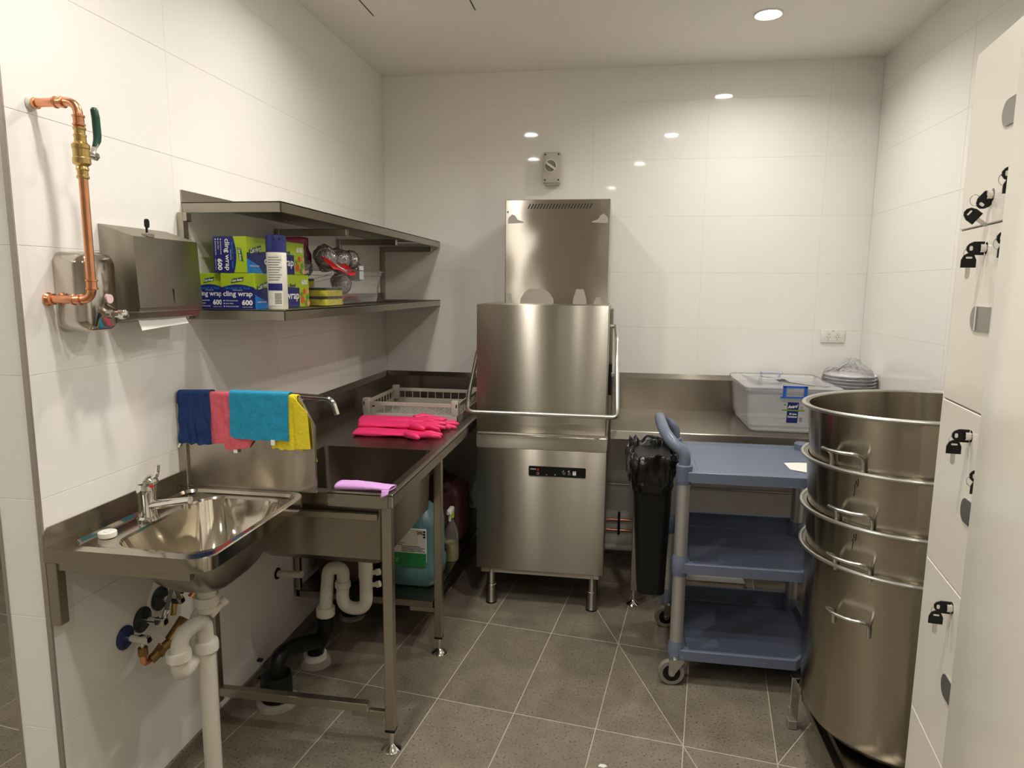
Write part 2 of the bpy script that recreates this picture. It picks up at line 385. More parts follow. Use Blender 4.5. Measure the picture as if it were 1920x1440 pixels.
for i in range(-14, 12):
    for j in range(-11, 4):
        base = [gp(i, j), gp(i+1, j), gp(i+1, j+1), gp(i, j+1)]
        for (p, n) in ((Vector((XL, 0)), Vector((1, 0))), (Vector((W, 0)), Vector((-1, 0))), (Vector((0, YB)), Vector((0, 1))), (Vector((0, 0)), Vector((0, -1)))):
            base = clip(base, p, n) if base else base
        if len(base) < 3 or area(base) < .0005: continue
        pieces = [base]
        if (i, j) in ((2, -1), (1, 0), (3, -2)): pieces = [clip(base, Cc, n1), clip(base, Cc, -n1)]
        if (i, j) == (4, -1): pieces = [clip(base, Ii, n2), clip(base, Ii, -n2)]
        for pc in pieces:
            # partition wall stands on the floor: the tiles below it are cut at its left face only in the corridor
            pc = shrink(pc, .0016) if len(pc) > 2 else []
            if len(pc) < 3 or area(pc) < .0004: continue
            c = sum(pc, Vector((0, 0)))/len(pc); b = MB()
            inner = [c+(p-c)*(1-.0012/max((p-c).length, .01)) for p in pc]
            m = len(pc)
            b.raw([(p.x-c.x, p.y-c.y, -.006) for p in pc]+[(p.x-c.x, p.y-c.y, -.0008) for p in pc]+[(p.x-c.x, p.y-c.y, 0) for p in inner],
                  [(q, (q+1) % m, (q+1) % m+m, q+m) for q in range(m)]+[(q+m, (q+1) % m+m, (q+1) % m+2*m, q+2*m) for q in range(m)]+[tuple(range(2*m, 3*m))])
            o = obj('floor_tile', b, 'floor', fl, auto=12); o.location = (c.x, c.y, 0)
# ceiling access panel with dark shadow gaps on two sides
b = MB()
for x in (.262, .714): b.box(x-.002, x+.002, -1.35, -.83, H-.0015, H+.001)
obj('shadow_gap', b, 'dark', ce)
# downlights, the last one an added fill
for k, (x, y) in enumerate(LAMPS):
    lb = ['round recessed ceiling downlight in view above the right of the dishwasher', 'round recessed ceiling downlight above the gap between sink bench and dishwasher',
          'round recessed ceiling downlight above the stack of steel pots', 'round recessed ceiling downlight above the hand basin', 'round recessed ceiling downlight in front of the lockers',
          'round recessed ceiling downlight left of the tiled wall end', 'round recessed ceiling downlight behind the camera on the right', 'round recessed ceiling downlight farthest behind on the left', 'added ceiling fill light, out of view over the corridor left of the wall end'][k]
    t = thing('downlight', lb, 'light', (x, y, H), group='recessed ceiling downlights')
    obj('trim_ring', MB().lathe([(.049, -.0005), (.062, -.0005), (.062, -.004), (.056, -.006), (.049, -.003)], 32, Matrix.Translation((x, y, H)), cap=False), 'white', t)
    obj('diffuser', MB().lathe([(.0005, -.0022), (.0495, -.0022), (.0495, -.0010), (.0005, -.0010)], 24, Matrix.Translation((x, y, H))), 'lens', t)

# ------------------------------------------------------------------ dishwasher
t = thing('dishwasher', 'tall stainless hood dishwasher standing on four legs at the back wall', 'dishwasher', (1.012, -.42, 0))
X0, X1, YF = .708, 1.322, -.765
b = MB().box(X0, X1, YF, -.10, .185, .785, .004, 2)
base = obj('base_cabinet', b, 'ss', t)
obj('kick_rail', MB().box(X0+.02, X1-.02, YF+.012, -.14, .160, .186, .002), 'ss', t)
obj('basin_rim', MB().loft([rrect(X0, X1, YF, -.10, .004, 1) and [(x, y, z) for x, y in rrect(X0-o, X1+o, YF-o, -.10, .004, 1)] for z, o in ((.785, 0), (.80, .003), (.848, .003), (.852, 0))]), 'ss', t)
# hood
b = MB().box(.700, 1.314, -.725, -.12, .853, 1.458, .004, 2)
obj('hood', b, 'ss', t)
obj('hood_skirt', MB().box(.705, 1.309, -.715, -.13, .845, .862, .001), 'ssv', t)
b = MB().box(.795, 1.302, -.50, -.03, 1.40, 1.957, .003, 1)
col = obj('rear_column', b, 'sspol', t)
b = MB()
for k in range(21):
    x = .905+k*.0148
    b.raw([(x-.002, 0, -.012), (x+.003, 0, -.012), (x+.015, 0, .012), (x+.010, 0, .012)], [(0, 1, 2, 3)], Matrix.Translation((0, -.5006, 1.925)))
obj('vent_slots', b, 'dark', col, kind='stuff')
for x in (.807, 1.290): obj('screw', MB().cyl((x, -.5, 1.90), (x, -.503, 1.90), .004, n=10), 'chrome', col)
rnd = random.Random(5)
for x0_, x1_, h_, sk_ in ((.872, 1.035, .072, 0), (1.132, 1.20, .072, 0), (1.235, 1.275, .035, 0), (.80, .830, .05, 0)):
    pts = [(x0_, 1.400)]+[(x0_+(x1_-x0_)*q/8+.003*rnd.uniform(-1, 1), 1.458+h_*min(1, math.sin(PI*(q+.6)/9.2)*1.5)) for q in range(9)]+[(x1_, 1.400)]
    obj('film_remnant', MB().prism(pts, .0006, frameM((0, -.5002, 0), (1, 0, 0), (0, 0, 1))), 'filmrest', col)
for cx_, sg in ((.835, 1), (1.265, -1)):
    obj('film_remnant', MB().prism([(cx_-sg*.028, 1.845), (cx_-sg*.026, 1.87), (cx_-sg*.008, 1.888), (cx_+sg*.008, 1.882), (cx_+sg*.022, 1.862), (cx_+sg*.05, 1.852), (cx_+sg*.05, 1.848), (cx_, 1.845)][::sg], .0006, frameM((0, -.5002, 0), (1, 0, 0), (0, 0, 1))), 'filmrest', col)
obj('slide_channel', MB().box(1.314, 1.330, -.30, -.12, .87, 1.43, .002), 'ssv', t)
obj('guide_block', MB().box(1.316, 1.332, -.42, -.34, 1.00, 1.16, .003), 'black', t, 'black guide block beside the hood')
hp = rod([(1.318, -.50, 1.352), (1.345, -.50, 1.354), (1.352, -.62, 1.30), (1.362, -.80, 1.00), (1.362, -.81, .962), (.672, -.81, .962), (.660, -.72, 1.02), (.660, -.50, 1.22), (.690, -.50, 1.24)], .035, 6)
obj('lift_handle', MB().tube(hp, .0105, 12), 'zinc', t, 'bent round steel bar in front of the hood')
obj('handle_bracket', MB().box(1.330, 1.352, -.70, -.68, 1.13, 1.15, .003), 'zinc', t)
# control panel
pz0, pz1, px0, px1 = .660, .707, .960, 1.228
cp = obj('control_panel', MB().prism(rrect(px0, px1, pz0, pz1, .006, 4), .003, Matrix.Translation((0, YF-.0, 0)) @ Matrix.Rotation(PI/2, 4, 'X')), 'black', t, 'narrow black control panel with small white symbols')
o_ = (0, YF-.003, 0); UX, UZ = (1, 0, 0), (0, 0, 1)
text('lettering', 'FAGOR', .0075, (px0+.009, YF-.003, .690), UX, UZ, 'ink', cp, .03, wid=.025)
b = MB().lathe([(.0055, 0), (.0055, .0006)], 16, frameM((px0+.044, YF-.0032, .691), UX, UZ)); obj('emblem', b, 'redc', cp)
b = MB()
b.tube([Vector((px0+.044+.005*math.cos(a), YF-.0036, .6725+.005*math.sin(a))) for a in [2*PI*k/16 for k in range(16)]], .0007, 4, closed=True)
for x, z, r in ((.085, .668, .0022), (.125, .669, .0025), (.165, .690, .0022), (.160, .686, .0016), (.188, .688, .003), (.191, .692, .0018)):
    b.lathe([(r, 0), (r, .0005)], 10, frameM((px0+x, YF-.0032, z), UX, UZ))
for x, z in ((.167, .678), (.191, .677)):
    b.tube([Vector((px0+x+.006*math.cos(a), YF-.0036, z+.006*math.sin(a))) for a in [2*PI*k/16 for k in range(16)]], .0004, 4, closed=True); b.box(px0+x-.002, px0+x+.002, YF-.0036, YF-.003, z-.0008, z+.0008)
obj('symbols', b, 'lpaper', cp)
b = MB().box(px0+.207, px0+.223, YF-.0042, YF-.003, .671, .685, .0005).box(px0+.207, px0+.223, YF-.0042, YF-.003, .687, .690, .0003)
obj('start_button', b, 'ink', cp)
for x in (.778, 1.270):
    for y in (-.735, -.20):
        lg = obj('leg', MB().lathe([(.019, .175), (.019, .175), (.021, .12), (.021, .095), (.0235, .094), (.0235, .03), (.028, .008), (.026, .006)], 20, Matrix.Translation((x, y, 0))), 'ss', t)
        obj('foot', MB().lathe([(.027, .006), (.027, 0)], 20, Matrix.Translation((x, y, 0))), 'black', lg)

# ------------------------------------------------------------------ left bench with sink
ZL = .89; XE = .677; YE = -1.878
t = thing('sink_bench', 'stainless steel bench with a deep sink bowl along the left wall', 'bench', (.33, -1.0, 0))
sx0, sx1, sy0, sy1 = .185, .632, -1.838, -1.285
b = MB()
# top sheet with the sink opening: four plates
for x0, x1, y0, y1 in ((.002, XE, sy1, -.002), (.002, sx0, YE, sy1), (sx1, XE, YE, sy1), (sx0, sx1, YE, sy0)): b.box(x0, x1, y0, y1, ZL-.003, ZL)
obj('worktop', b, 'ssbench', t)
b = MB().box(XE-.016, XE, YE, -.60, ZL-.040, ZL+.0045, .002).box(.46, XE-.0165, YE, YE+.012, ZL-.045, ZL+.0045, .002)
obj('front_edge', b, 'ss', t)
b = MB().box(.001, .022, YE+.03, -.001, ZL, ZL+.125).raw([(.022, YE+.03, ZL+.125), (.022, -.001, ZL+.125), (.001, -.001, ZL+.150), (.001, YE+.03, ZL+.150), (.001, YE+.03, ZL+.125), (.001, -.001, ZL+.125)], [(0, 1, 2, 3), (3, 2, 5, 4), (0, 4, 5, 1)])
b.box(.001, .70, -.022, -.001, ZL, ZL+.125).raw([(.001, -.022, ZL+.125), (.70, -.022, ZL+.125), (.70, -.001, ZL+.150), (.001, -.001, ZL+.150)], [(0, 1, 2, 3)])
obj('splashback', b, 'ssbench', t)
# sink bowl, double-skinned and open on top
def bowl(x0, x1, y0, y1, z0, z1, r=.035, th=.003, taper=.008):
    R = lambda o, z: [(x, y, z) for x, y in rrect(x0+o, x1-o, y0+o, y1-o, r, 4)]
    return MB().loft([R(0, z1), R(taper, z0+.02), R(taper+.02, z0), R(taper+.19, z0-.003)], False).loft([R(-th, z1), R(taper-th, z0+.018), R(taper+.018, z0-.004), R(taper+.19, z0-.006)], False)
bw = bowl(sx0, sx1, sy0, sy1, .640, ZL, .02)
bw.box(sx0+.19, sx1-.19, sy0+.19, sy1-.19, .634, .637)
obj('sink_bowl', bw, 'ssbench', t)
for x, y in ((.648, -1.845), (.648, -1.235)):
    lg = obj('leg', MB().box(x-.016, x+.016, y-.016, y+.016, .075, ZL-.01, .002), 'ssv', t)
    obj('leg_plug', MB().box(x-.0165, x+.0165, y-.0165, y+.0165, .068, .076), 'black', lg)
    obj('levelling_foot', MB().lathe([(.008, .07), (.008, .022), (.014, .016), (.030, .007), (.034, .002), (.034, 0)], 20, Matrix.Translation((x, y, 0))), 'chrome', lg)
obj('leg', MB().box(.018, .046, -1.875, -1.845, .115, ZL-.01, .002), 'ssv', t)
b = MB().box(.045, .575, -1.873, -1.845, .140, .170, .002); obj('floor_rail', b, 'ssv', t)
obj('rail_bracket', MB().box(.515, .634, -1.856, -1.835, .112, .138, .002), 'ssv', t)
obj('undershelf', MB().box(.012, .628, -1.24, -.03, .228, .231).box(.012, .628, -1.24, -1.235, .200, .231, .001).box(.622, .628, -1.24, -.03, .200, .231, .001), 'ssbench', t)
obj('shelf_bracket', MB().box(.52, .634, -1.236, -1.215, .178, .200, .002), 'ssv', t)
obj('leg', MB().box(.010, .030, -1.24, -1.215, .20, ZL-.01, .002), 'ssv', t)
obj('under_rail', MB().box(.30, .62, -1.868, -1.850, .800, .822, .002), 'ssv', t)

# side panel between the basins
t = thing('divider_panel', 'upright stainless splash panel between hand basin and sink bench, cloths over it', 'panel', (.2, -1.93, .9))
poly = [(.004, .905), (.452, .905), (.452, 1.115), (.405, 1.203), (.004, 1.203)]
obj('sheet', MB().prism(poly, .012, Matrix.Translation((0, -1.924, 0)) @ Matrix.Rotation(PI/2, 4, 'X')), 'sspol', t)
obj('wall_flange', MB().box(.001, .028, -1.946, -1.926, .905, 1.17, .002), 'ssv', t)

# gooseneck tap of the big sink
t = thing('spout_tap', 'thin chrome swan-neck spout behind the cloths over the big sink', 'tap', (.10, -1.60, ZL))
obj('spout', MB().tube(rod([(.10, -1.60, ZL+.03), (.10, -1.60, 1.152), (.362, -1.60, 1.142), (.380, -1.60, 1.085)], .05, 7), .0105, 14), 'chrome', t)
obj('base_ring', MB().lathe([(.025, 0), (.025, .012), (.014, .03)], 20, Matrix.Translation((.10, -1.60, ZL))), 'chrome', t)
obj('cross_handle', MB().cyl((.10, -1.55, ZL+.05), (.10, -1.65, ZL+.05), .009).cyl((.10, -1.6, ZL+.01), (.10, -1.6, ZL+.08), .014), 'chrome', t)

# ------------------------------------------------------------------ hand basin
t = thing('hand_basin', 'wall-hung stainless hand basin with rounded front corner, at the left', 'basin', (.0, -2.2, .88))
BZ = .905
def blend(t_, A, B): return [Vector(a).lerp(Vector(b_), t_) for a, b_ in zip(A, B)]
outer = [(x, y) for x, y in rrect(.001, .428, -2.468, -1.938, .055, 6)]
for q in range(7): outer[14+q] = (.001, -1.938) if q else (.001, -1.938)
for q in range(7): outer[21+q] = (.001, -2.468)
R3 = lambda pts, z: [(x, y, z) for x, y in pts]
rim_in = rrect(.040, .412, -2.440, -1.962, .045, 6)
deck = rrect(.046, .406, -2.434, -1.968, .042, 6)
bowl_o = rrect(.118, .396, -2.408, -1.984, .075, 6)
b = MB().loft([R3(outer, BZ-.036), R3(outer, BZ-.003), R3([(x*.992+.001, y) for x, y in outer], BZ), R3(rim_in, BZ+.0005), R3(deck, BZ-.008), R3(bowl_o, BZ-.010),
               R3(rrect(.122, .392, -2.404, -1.988, .074, 6), BZ-.016)], False)
obj('basin_top', b, 'ssdeck', t, auto=25)
def ringb(x0, x1, y0, y1, r, z): return R3(rrect(x0, x1, y0, y1, r, 6), z)
inn = [ringb(.122, .392, -2.404, -1.988, .074, BZ-.016), ringb(.133, .380, -2.385, -2.002, .085, BZ-.075), ringb(.152, .355, -2.335, -2.030, .080, BZ-.135), ringb(.180, .310, -2.260, -2.075, .055, BZ-.185), ringb(.210, .270, -2.200, -2.110, .028, BZ-.200)]
# softly pressed bowl with a front drum shape
b = MB().loft(inn, False); b.raw([tuple(p) for p in inn[-1]], [tuple(range(len(inn[-1])))])
bo = obj('basin_bowl', b, 'ssbowl', t, auto=80)
sm = bo.modifiers.new('s', 'SUBSURF'); sm.levels = 2; sm.render_levels = 2
out = [ringb(.116, .398, -2.412, -1.980, .080, BZ-.010), ringb(.127, .386, -2.393, -1.994, .090, BZ-.077), ringb(.145, .361, -2.343, -2.022, .085, BZ-.140), ringb(.174, .316, -2.268, -2.067, .058, BZ-.192), ringb(.205, .275, -2.205, -2.105, .030, BZ-.207)]
b = MB().loft(out, False); b.raw([tuple(p) for p in out[-1]], [tuple(range(len(out[-1])))]); bo = obj('bowl_underside', b, 'ssbench', t, auto=80)
sm = bo.modifiers.new('s', 'SUBSURF'); sm.levels = 2; sm.render_levels = 2
obj('waste_grate', MB().lathe([(.02, 0), (.024, .003), (.028, .001)], 20, Matrix.Translation((.24, -2.155, BZ-.198))), 'chrome', t)
poly = [(-2.466, BZ-.04), (-1.940, BZ-.04), (-1.940, BZ+.046), (-2.452, BZ+.046), (-2.466, BZ+.030)]
obj('splashback', MB().prism(poly, .004, frameM((.001, 0, 0), (0, 1, 0), (0, 0, 1))), 'ssbench', t)
for y in (-2.455,):
    obj('bracket', MB().box(.002, .030, y-.010, y+.018, .705, BZ-.036, .002).box(.002, .38, y-.004, y+.016, BZ-.058, BZ-.037, .001), 'ssv', t)
# mixer tap
t = thing('mixer_tap', 'chrome lever mixer tap standing on the hand basin', 'tap', (.092, -2.215, BZ-.009))
tx, ty, tz = .092, -2.215, BZ-.009
obj('body', MB().lathe([(.029, 0), (.029, .006), (.024, .012), (.022, .045), (.024, .075), (.026, .090), (.022, .104), (.010, .112)], 28, Matrix.Translation((tx, ty, tz))), 'chrome', t)
obj('spout', MB().loft([[(tx+.012+s_*.118, ty+a*(.017-.004*s_), tz+.040+s_*.022+c_*(.014-.004*s_)) for a, c_ in ((1, 0), (.7, .7), (0, 1), (-.7, .7), (-1, 0), (-.7, -.7), (0, -1), (.7, -.7))] for s_ in (0, .25, .5, .75, 1)]), 'chrome', t, auto=50)
obj('aerator', MB().cyl((tx+.118, ty, tz+.062), (tx+.118, ty, tz+.038), .011, n=16), 'chrome', t)
obj('lever_cap', MB().ell((tx+.004, ty, tz+.108), (.030, .025, .018)), 'chrome', t)
obj('lever', MB().tube(rod([(tx+.015, ty, tz+.115), (tx+.034, ty, tz+.128), (tx+.040, ty, tz+.155)], .01, 4), [.007, .006, .0055, .005, .0045, .0045, .0045], 10) if False else MB().tube([(tx+.012, ty, tz+.112), (tx+.032, ty, tz+.124), (tx+.038, ty, tz+.138), (tx+.040, ty, tz+.156)], [.008, .006, .0048, .0055], 10), 'chrome', t)
obj('hot_cold_mark', MB().cyl((tx+.026, ty-.012, tz+.098), (tx+.030, ty-.014, tz+.098), .004, n=10), 'redc', t)
t = thing('plug_cap', 'round white plastic cap lying on the hand basin deck', 'cap', (.080, -2.352, BZ-.008))
obj('disc', MB().lathe([(.021, 0), (.022, .004), (.0215, .0125), (.019, .014), (.012, .0138), (.011, .0125), (.0005, .0125)], 28, Matrix.Translation((.080, -2.352, BZ-.0078))), 'white', t)
obj('raised_centre', MB().lathe([(.009, .012), (.009, .0142), (.0005, .0145)], 20, Matrix.Translation((.080, -2.352, BZ-.0078))), 'white', t)

# cloths over the panel
def drape(name, label, x0, x1, zf, zb, m, seed, th=.003, slant=0., lay=0., xf=0., xb=0., amp=.006):
    ztop = 1.206+lay; yc = -1.930; hw = .009+lay
    def fn(u, v):
        Lf, Lb = ztop-zf, ztop-zb; L = Lf+Lb+2*hw; s = v*L
        ux = x0+(x1-x0)*u
        if s < Lf: z = zf+s; y = yc-hw; d = 1-s/Lf; xs = ux+xf*d
        elif s < Lf+2*hw: a = (s-Lf)/(2*hw); z = ztop+.004*math.sin(PI*a); y = yc-hw+2*hw*a; d = 0; xs = ux
        else: d = (s-Lf-2*hw)/Lb; z = ztop-(s-Lf-2*hw); y = yc+hw; xs = ux+xb*d
        e = .35+.65*d
        fold = math.sin(u*9+seed+2*nz((u, v, 0), 2, seed))*.5+nz((u*2.5, v*3, 0), 2, seed)
        n_ = .0015*nz((xs, z, y), 60, seed+3)
        sgn = -1 if s < Lf+hw else 1
        y += sgn*(abs(fold)*amp*e*1.6+.002+n_)
        z += slant*(u-.5)*(1-d if s < Lf else 1)*1. + (.006*nz((u*3, 0, 0), 2, seed) if s < Lf and d > .7 else 0)
        return (xs, y, z)
    return MB().grid(fn, 30, 44, th)
for nm, lb, a in (('navy', 'navy blue microfibre cloth hanging at the wall end of the panel', dict(x0=.010, x1=.118, zf=1.045, zb=1.10, m='cnavy', seed=1, slant=.004, lay=.004, amp=.009)),
                  ('pink', 'coral pink microfibre cloth hanging between navy and light blue', dict(x0=.108, x1=.205, zf=1.050, zb=1.08, m='cpink', seed=2, lay=.001, xf=.004, amp=.004)),
                  ('lblue', 'light blue microfibre cloth hanging in the middle of the panel', dict(x0=.186, x1=.378, zf=1.067, zb=1.07, m='cblue', seed=3, lay=.007, xf=-.004, amp=.004)),
                  ('yel', 'yellow microfibre cloth hanging at the front end of the panel', dict(x0=.300, x1=.402, zf=1.040, zb=1.00, m='cyellow', seed=4, lay=.000, xf=.016, xb=.05, amp=.003))):
    m = a.pop('m'); t = thing('cleaning_cloth', lb, 'cloth', ((a['x0']+a['x1'])/2, -1.93, 1.2), group='cloths over the splash panel')
    obj('fabric', drape('c', lb, m=m, **a), m, t, auto=80)
    if nm == 'yel':
        obj('side_fold', MB().grid(lambda u, v: (.395+.042*u+.006*v, -1.9455-.003*math.sin(3*u+v), (1.205-.045*u)*(1-v)+(1.045)*v), 8, 14, .003), m, t, auto=80)
        obj('hem_tag', MB().box(.318, .331, -1.9515, -1.9505, 1.053, 1.070), 'ink', t)
    if nm == 'pink':
        obj('lower_corner', MB().grid(lambda u, v: (.150+.115*u*(1-.35*v)+.015*v, -1.943-.002*math.sin(4*u), 1.075-.047*v+.012*u*v), 8, 8, .002), m, t, auto=80)
        obj('hem_tag', MB().box(.190, .203, -1.947, -1.946, 1.022, 1.032), 'ink', t)
    if nm == 'navy':
        obj('hem_tag', MB().raw([(.004, -1.952, 1.035), (.013, -1.952, 1.052), (.020, -1.952, 1.050), (.008, -1.952, 1.030)], [(0, 1, 2, 3)]), 'ink', t)

# ------------------------------------------------------------------ basin plumbing
t = thing('basin_waste', 'white plastic waste pipe and trap under the hand basin', 'pipe', (.2, -2.15, 0))
px_, py_ = .212, -2.168
obj('standpipe', MB().cyl((px_, py_, 0), (px_, py_, .500), .0245, n=24), 'pvc', t)
def nut(x, y, z0, z1, r): return MB().lathe([(r-.004, z0), (r, z0+.004), (r, z1-.006), (r-.002, z1), (r-.006, z1)], 12, Matrix.Translation((x, y, 0)))
ly = py_-.112
loop = rod([(px_, py_, .490), (px_, py_, .596), (px_-.004, ly, .596), (px_-.010, ly, .475), (px_-.034, py_+.012, .475), (px_-.045, py_+.02, .57), (px_-.01, py_+.01, .61), (px_+.008, py_, .640)], .045, 7)
obj('trap_bend', MB().tube(loop, .0215, 16), 'pvc', t)
obj('nut', nut(px_, py_, .492, .525, .0335), 'pvc', t); obj('nut', nut(px_-.007, ly, .526, .556, .033), 'pvc', t)
obj('outlet', MB().cyl((px_+.008, py_, .615), (px_+.012, py_, .706), .026, n=24), 'pvc', t); obj('nut', nut(px_+.008, py_, .632, .662, .034), 'pvc', t)
obj('hose_spigot', MB().cyl((px_+.02, py_, .600), (px_+.040, py_+.035, .630), .009).cyl((px_+.036, py_+.030, .626), (px_+.044, py_+.040, .636), .0135, n=12), 'pvc', t)
# stop valves
def valve(y, z, m, label, big=1.):
    t = thing('stop_valve', label, 'valve', (0, y, z), group='stop valves under the hand basin')
    obj('flange', MB().lathe([(.034*big, 0), (.034*big, .003), (.024*big, .010), (.014, .012)], 28, frameM((.001, y, z), (0, 1, 0), (0, 0, 1))), m, t)
    obj('body', MB().cyl((.010, y, z), (.078, y, z), .010, n=16).box(.045, .078, y-.010, y+.010, z-.011, z+.011, .003), 'chrome', t)
    obj('screw_slot', MB().cyl((.078, y, z), (.082, y, z), .006, n=12), 'black', t)
    return t
t = valve(-2.228, .545, 'bluecap', 'chrome stop valve with navy flange, nearest to the bracket')
obj('elbow', MB().cyl((.055, -2.228, .536), (.055, -2.228, .515), .006), 'chrome', t)
obj('coupling', MB().cyl((.055, -2.228, .520), (.055, -2.228, .497), .013, n=8), 'oldbrass', t)
obj('tail', MB().tube(rod([(.055, -2.228, .498), (.055, -2.228, .470), (.055, -2.200, .468), (.07, -2.17, .50)], .015, 4), .009), 'copper', t)
obj('mixing_body', MB().cyl((.060, -2.205, .470), (.085, -2.150, .500), .014, n=12).cyl((.085, -2.150, .500), (.10, -2.10, .545), .019, n=12).cyl((.070, -2.185, .480), (.076, -2.172, .487), .019, n=6), 'oldbrass', t)
t = valve(-2.155, .562, 'greycap', 'chrome stop valve with grey flange, second from the bracket', 1.1)
t = valve(-2.075, .590, 'greycap', 'chrome stop valve with dark flange, beside the white waste pipe', 1.1)
obj('elbow', MB().cyl((.05, -2.075, .58), (.05, -2.085, .545), .008), 'brass', t)
obj('copper_coil', MB().tube(rod([(.10, -2.07, .60), (.11, -2.05, .625), (.12, -2.02, .61), (.12, -2.01, .57)], .02, 4), .009), 'copper', t)
for k, (y0, c) in enumerate(((-2.13, 0), (-2.12, 1))):
    t = thing('supply_hose', ('grey supply hose dropping from the mixer to the second stop valve', 'grey supply hose dropping from the mixer to the third stop valve')[k], 'hose', (.095, y0, .6))
    obj('hose', MB().tube(rod([(.095, -2.205, .89), (.10, -2.17, .74), (.10, -2.14, .68), (.072, -2.152+.07*k, .578+.025*k)], .05, 5), .0065, 8), 'hose', t)
    obj('ferrule', MB().cyl((.080, -2.150+.067*k, .600+.02*k), (.072, -2.152+.07*k, .575+.025*k), .008, n=10), 'chrome', t)

# ------------------------------------------------------------------ plumbing under the big sink
t = thing('sink_trap', 'white plastic trap under the big sink bowl', 'pipe', (.33, -1.4, .2))
yy = -1.42
obj('trap_bend', MB().tube(rod([(.402, yy, .632), (.402, yy, .265), (.300, yy, .265), (.306, yy+.01, .425), (.245, yy+.005, .425), (.228, yy, .24)], .052, 8), .0255, 18), 'pvc', t)
obj('nut', nut(.229, yy, .222, .262, .037), 'pvc', t); obj('nut', nut(.303, yy+.005, .345, .375, .031), 'pvc', t)
obj('outlet', MB().cyl((.402, yy, .40), (.402, yy, .636), .028, n=20), 'pvc', t)
for z in (.415, .365): obj('hose_spigot', MB().cyl((.402, yy, z), (.455, yy, z+.010), .009).cyl((.446, yy, z+.007), (.460, yy, z+.012), .013, n=12), 'pvc', t)
t = thing('black_drain', 'black plastic drain pipes and gully beside the left wall', 'pipe', (.17, -1.6, 0))
obj('riser', MB().tube(rod([(.226, -1.42, .245), (.222, -1.42, .15), (.175, -1.40, .08), (.168, -1.40, .022)], .04, 5), .033, 18), 'black', t)
obj('cross_bend', MB().tube(rod([(.20, -1.44, .125), (.150, -1.58, .165), (.142, -1.655, .165), (.142, -1.672, .06)], .05, 6), .031, 18), 'black', t)
obj('gully', MB().lathe([(.054, .012), (.056, .02), (.056, .105), (.052, .115), (.036, .118)], 28, Matrix.Translation((.145, -1.672, 0))), 'black', t)
for dz in (.10, .17): obj('clip', MB().box(.085, .105, -1.70, -1.685, dz, dz+.01, .002), 'black', t)
for x, y, lb, r in ((.145, -1.672, 'rough white mortar ring under the black gully', .075), (.168, -1.40, 'rough white mortar ring under the black riser pipe', .062), (.16, -.997, 'dark mortar ring under the rearmost drain stub', .060)):
    t = thing('floor_collar', lb, 'collar', (x, y, 0))
    rg = [[((r*o+.004*nz((math.cos(a), math.sin(a), o), 2, x*50))*math.cos(a)+x, (r*o+.004*nz((math.cos(a), math.sin(a), o), 2, x*50))*math.sin(a)+y, z) for a in [2*PI*k/30 for k in range(30)]] for o, z in ((1.03, 0), (1, .012), (.85, .022 if r > .06 else .014), (.62, .02))]
    obj('mortar', MB().loft(rg, True), 'stone', t)
    if y > -1.6: obj('pipe_socket', MB().lathe([(.046, .0), (.046, .045), (.040, .045)], 24, Matrix.Translation((x, y, 0))), 'white' if y < -1.2 else 'black', t)
t = thing('wall_stub', 'short white pipe stub coming out of the left wall under the bench', 'pipe', (0, -1.40, .365))
obj('pipe', MB().cyl((.001, -1.372, .362), (.115, -1.385, .372), .014, n=18), 'pvc', t)
obj('dark_sleeve', MB().lathe([(.024, 0), (.024, .003), (.014, .004)], 20, frameM((.001, -1.372, .362), (0, 1, 0), (0, 0, 1))), 'black', t)

# ------------------------------------------------------------------ containers on the undershelf
def jerry(x0, x1, y0, y1, z0, z1, m, label, dark):
    t = thing('jerrycan', label, 'jerrycan', ((x0+x1)/2, (y0+y1)/2, z0))
    Rr = lambda o, z, r=.04: [(x, y, z) for x, y in rrect(x0+o, x1-o, y0+o, y1-o, r, 5)]
    h = z1-z0
    obj('body', MB().loft([Rr(.018, z0), Rr(.004, z0+.012), Rr(0, z0+.05), Rr(0, z0+.085), Rr(.006, z0+.095), Rr(.006, z0+.72*h), Rr(.010, z0+.80*h), Rr(.050, z0+.93*h), Rr(.075, z1-.004, .03), Rr(.09, z1, .03)]), m, t, auto=50)
    cx_, cy_ = (x0+x1)/2, (y0+y1)/2
    obj('carry_handle', MB().tube(rod([(cx_, y0+.07, z1-.03), (cx_, y0+.09, z1+.02), (cx_, y1-.10, z1+.02), (cx_, y1-.06, z1-.03)], .03, 4), .012), m, t)
    return t
t = jerry(.345, .602, -1.135, -.90, .2315, .595, 'teal', 'teal 20 litre jerrycan on the undershelf', 0)
lab = obj('label', MB().box(.40, .566, -1.1365, -1.128, .350, .500, .001), 'lpaper', t, 'white and green printed label')
lg_ = obj('green_band', MB().box(.40, .566, -1.1372, -1.1355, .330, .392, .0005), mat('green label print', (.02, .22, .07), .5), t)
text('lettering', '20L', .020, (.525, -1.1365, .478), UX, UZ, 'black', lab, .03)
b = MB()
for k in range(3): b.box(.553, .563, -1.1370, -1.1362, .486-.012*k, .494-.012*k)
for k, wd in enumerate((.03, .02, .10, .12, .11, .12)): b.box(.440 if k < 2 else .455, min(.56, .44+wd), -1.1369, -1.1362, .434-.007*k, .4365-.007*k)
obj('small_print', b, 'black', lab)
text('lettering', 'CP', .026, (.412, -1.1372, .348), UX, UZ, 'lime', lab, .02)
obj('tap', MB().cyl((.405, -1.13, .265), (.400, -1.19, .262), .014).cyl((.400, -1.178, .262), (.400, -1.178, .235), .010).cyl((.388, -1.185, .28), (.418, -1.185, .28), .008), 'black', t)
t = jerry(.055, .315, -1.14, -.90, .2315, .60, 'redcan', 'dull red jerrycan on the undershelf behind the white trap', 0)
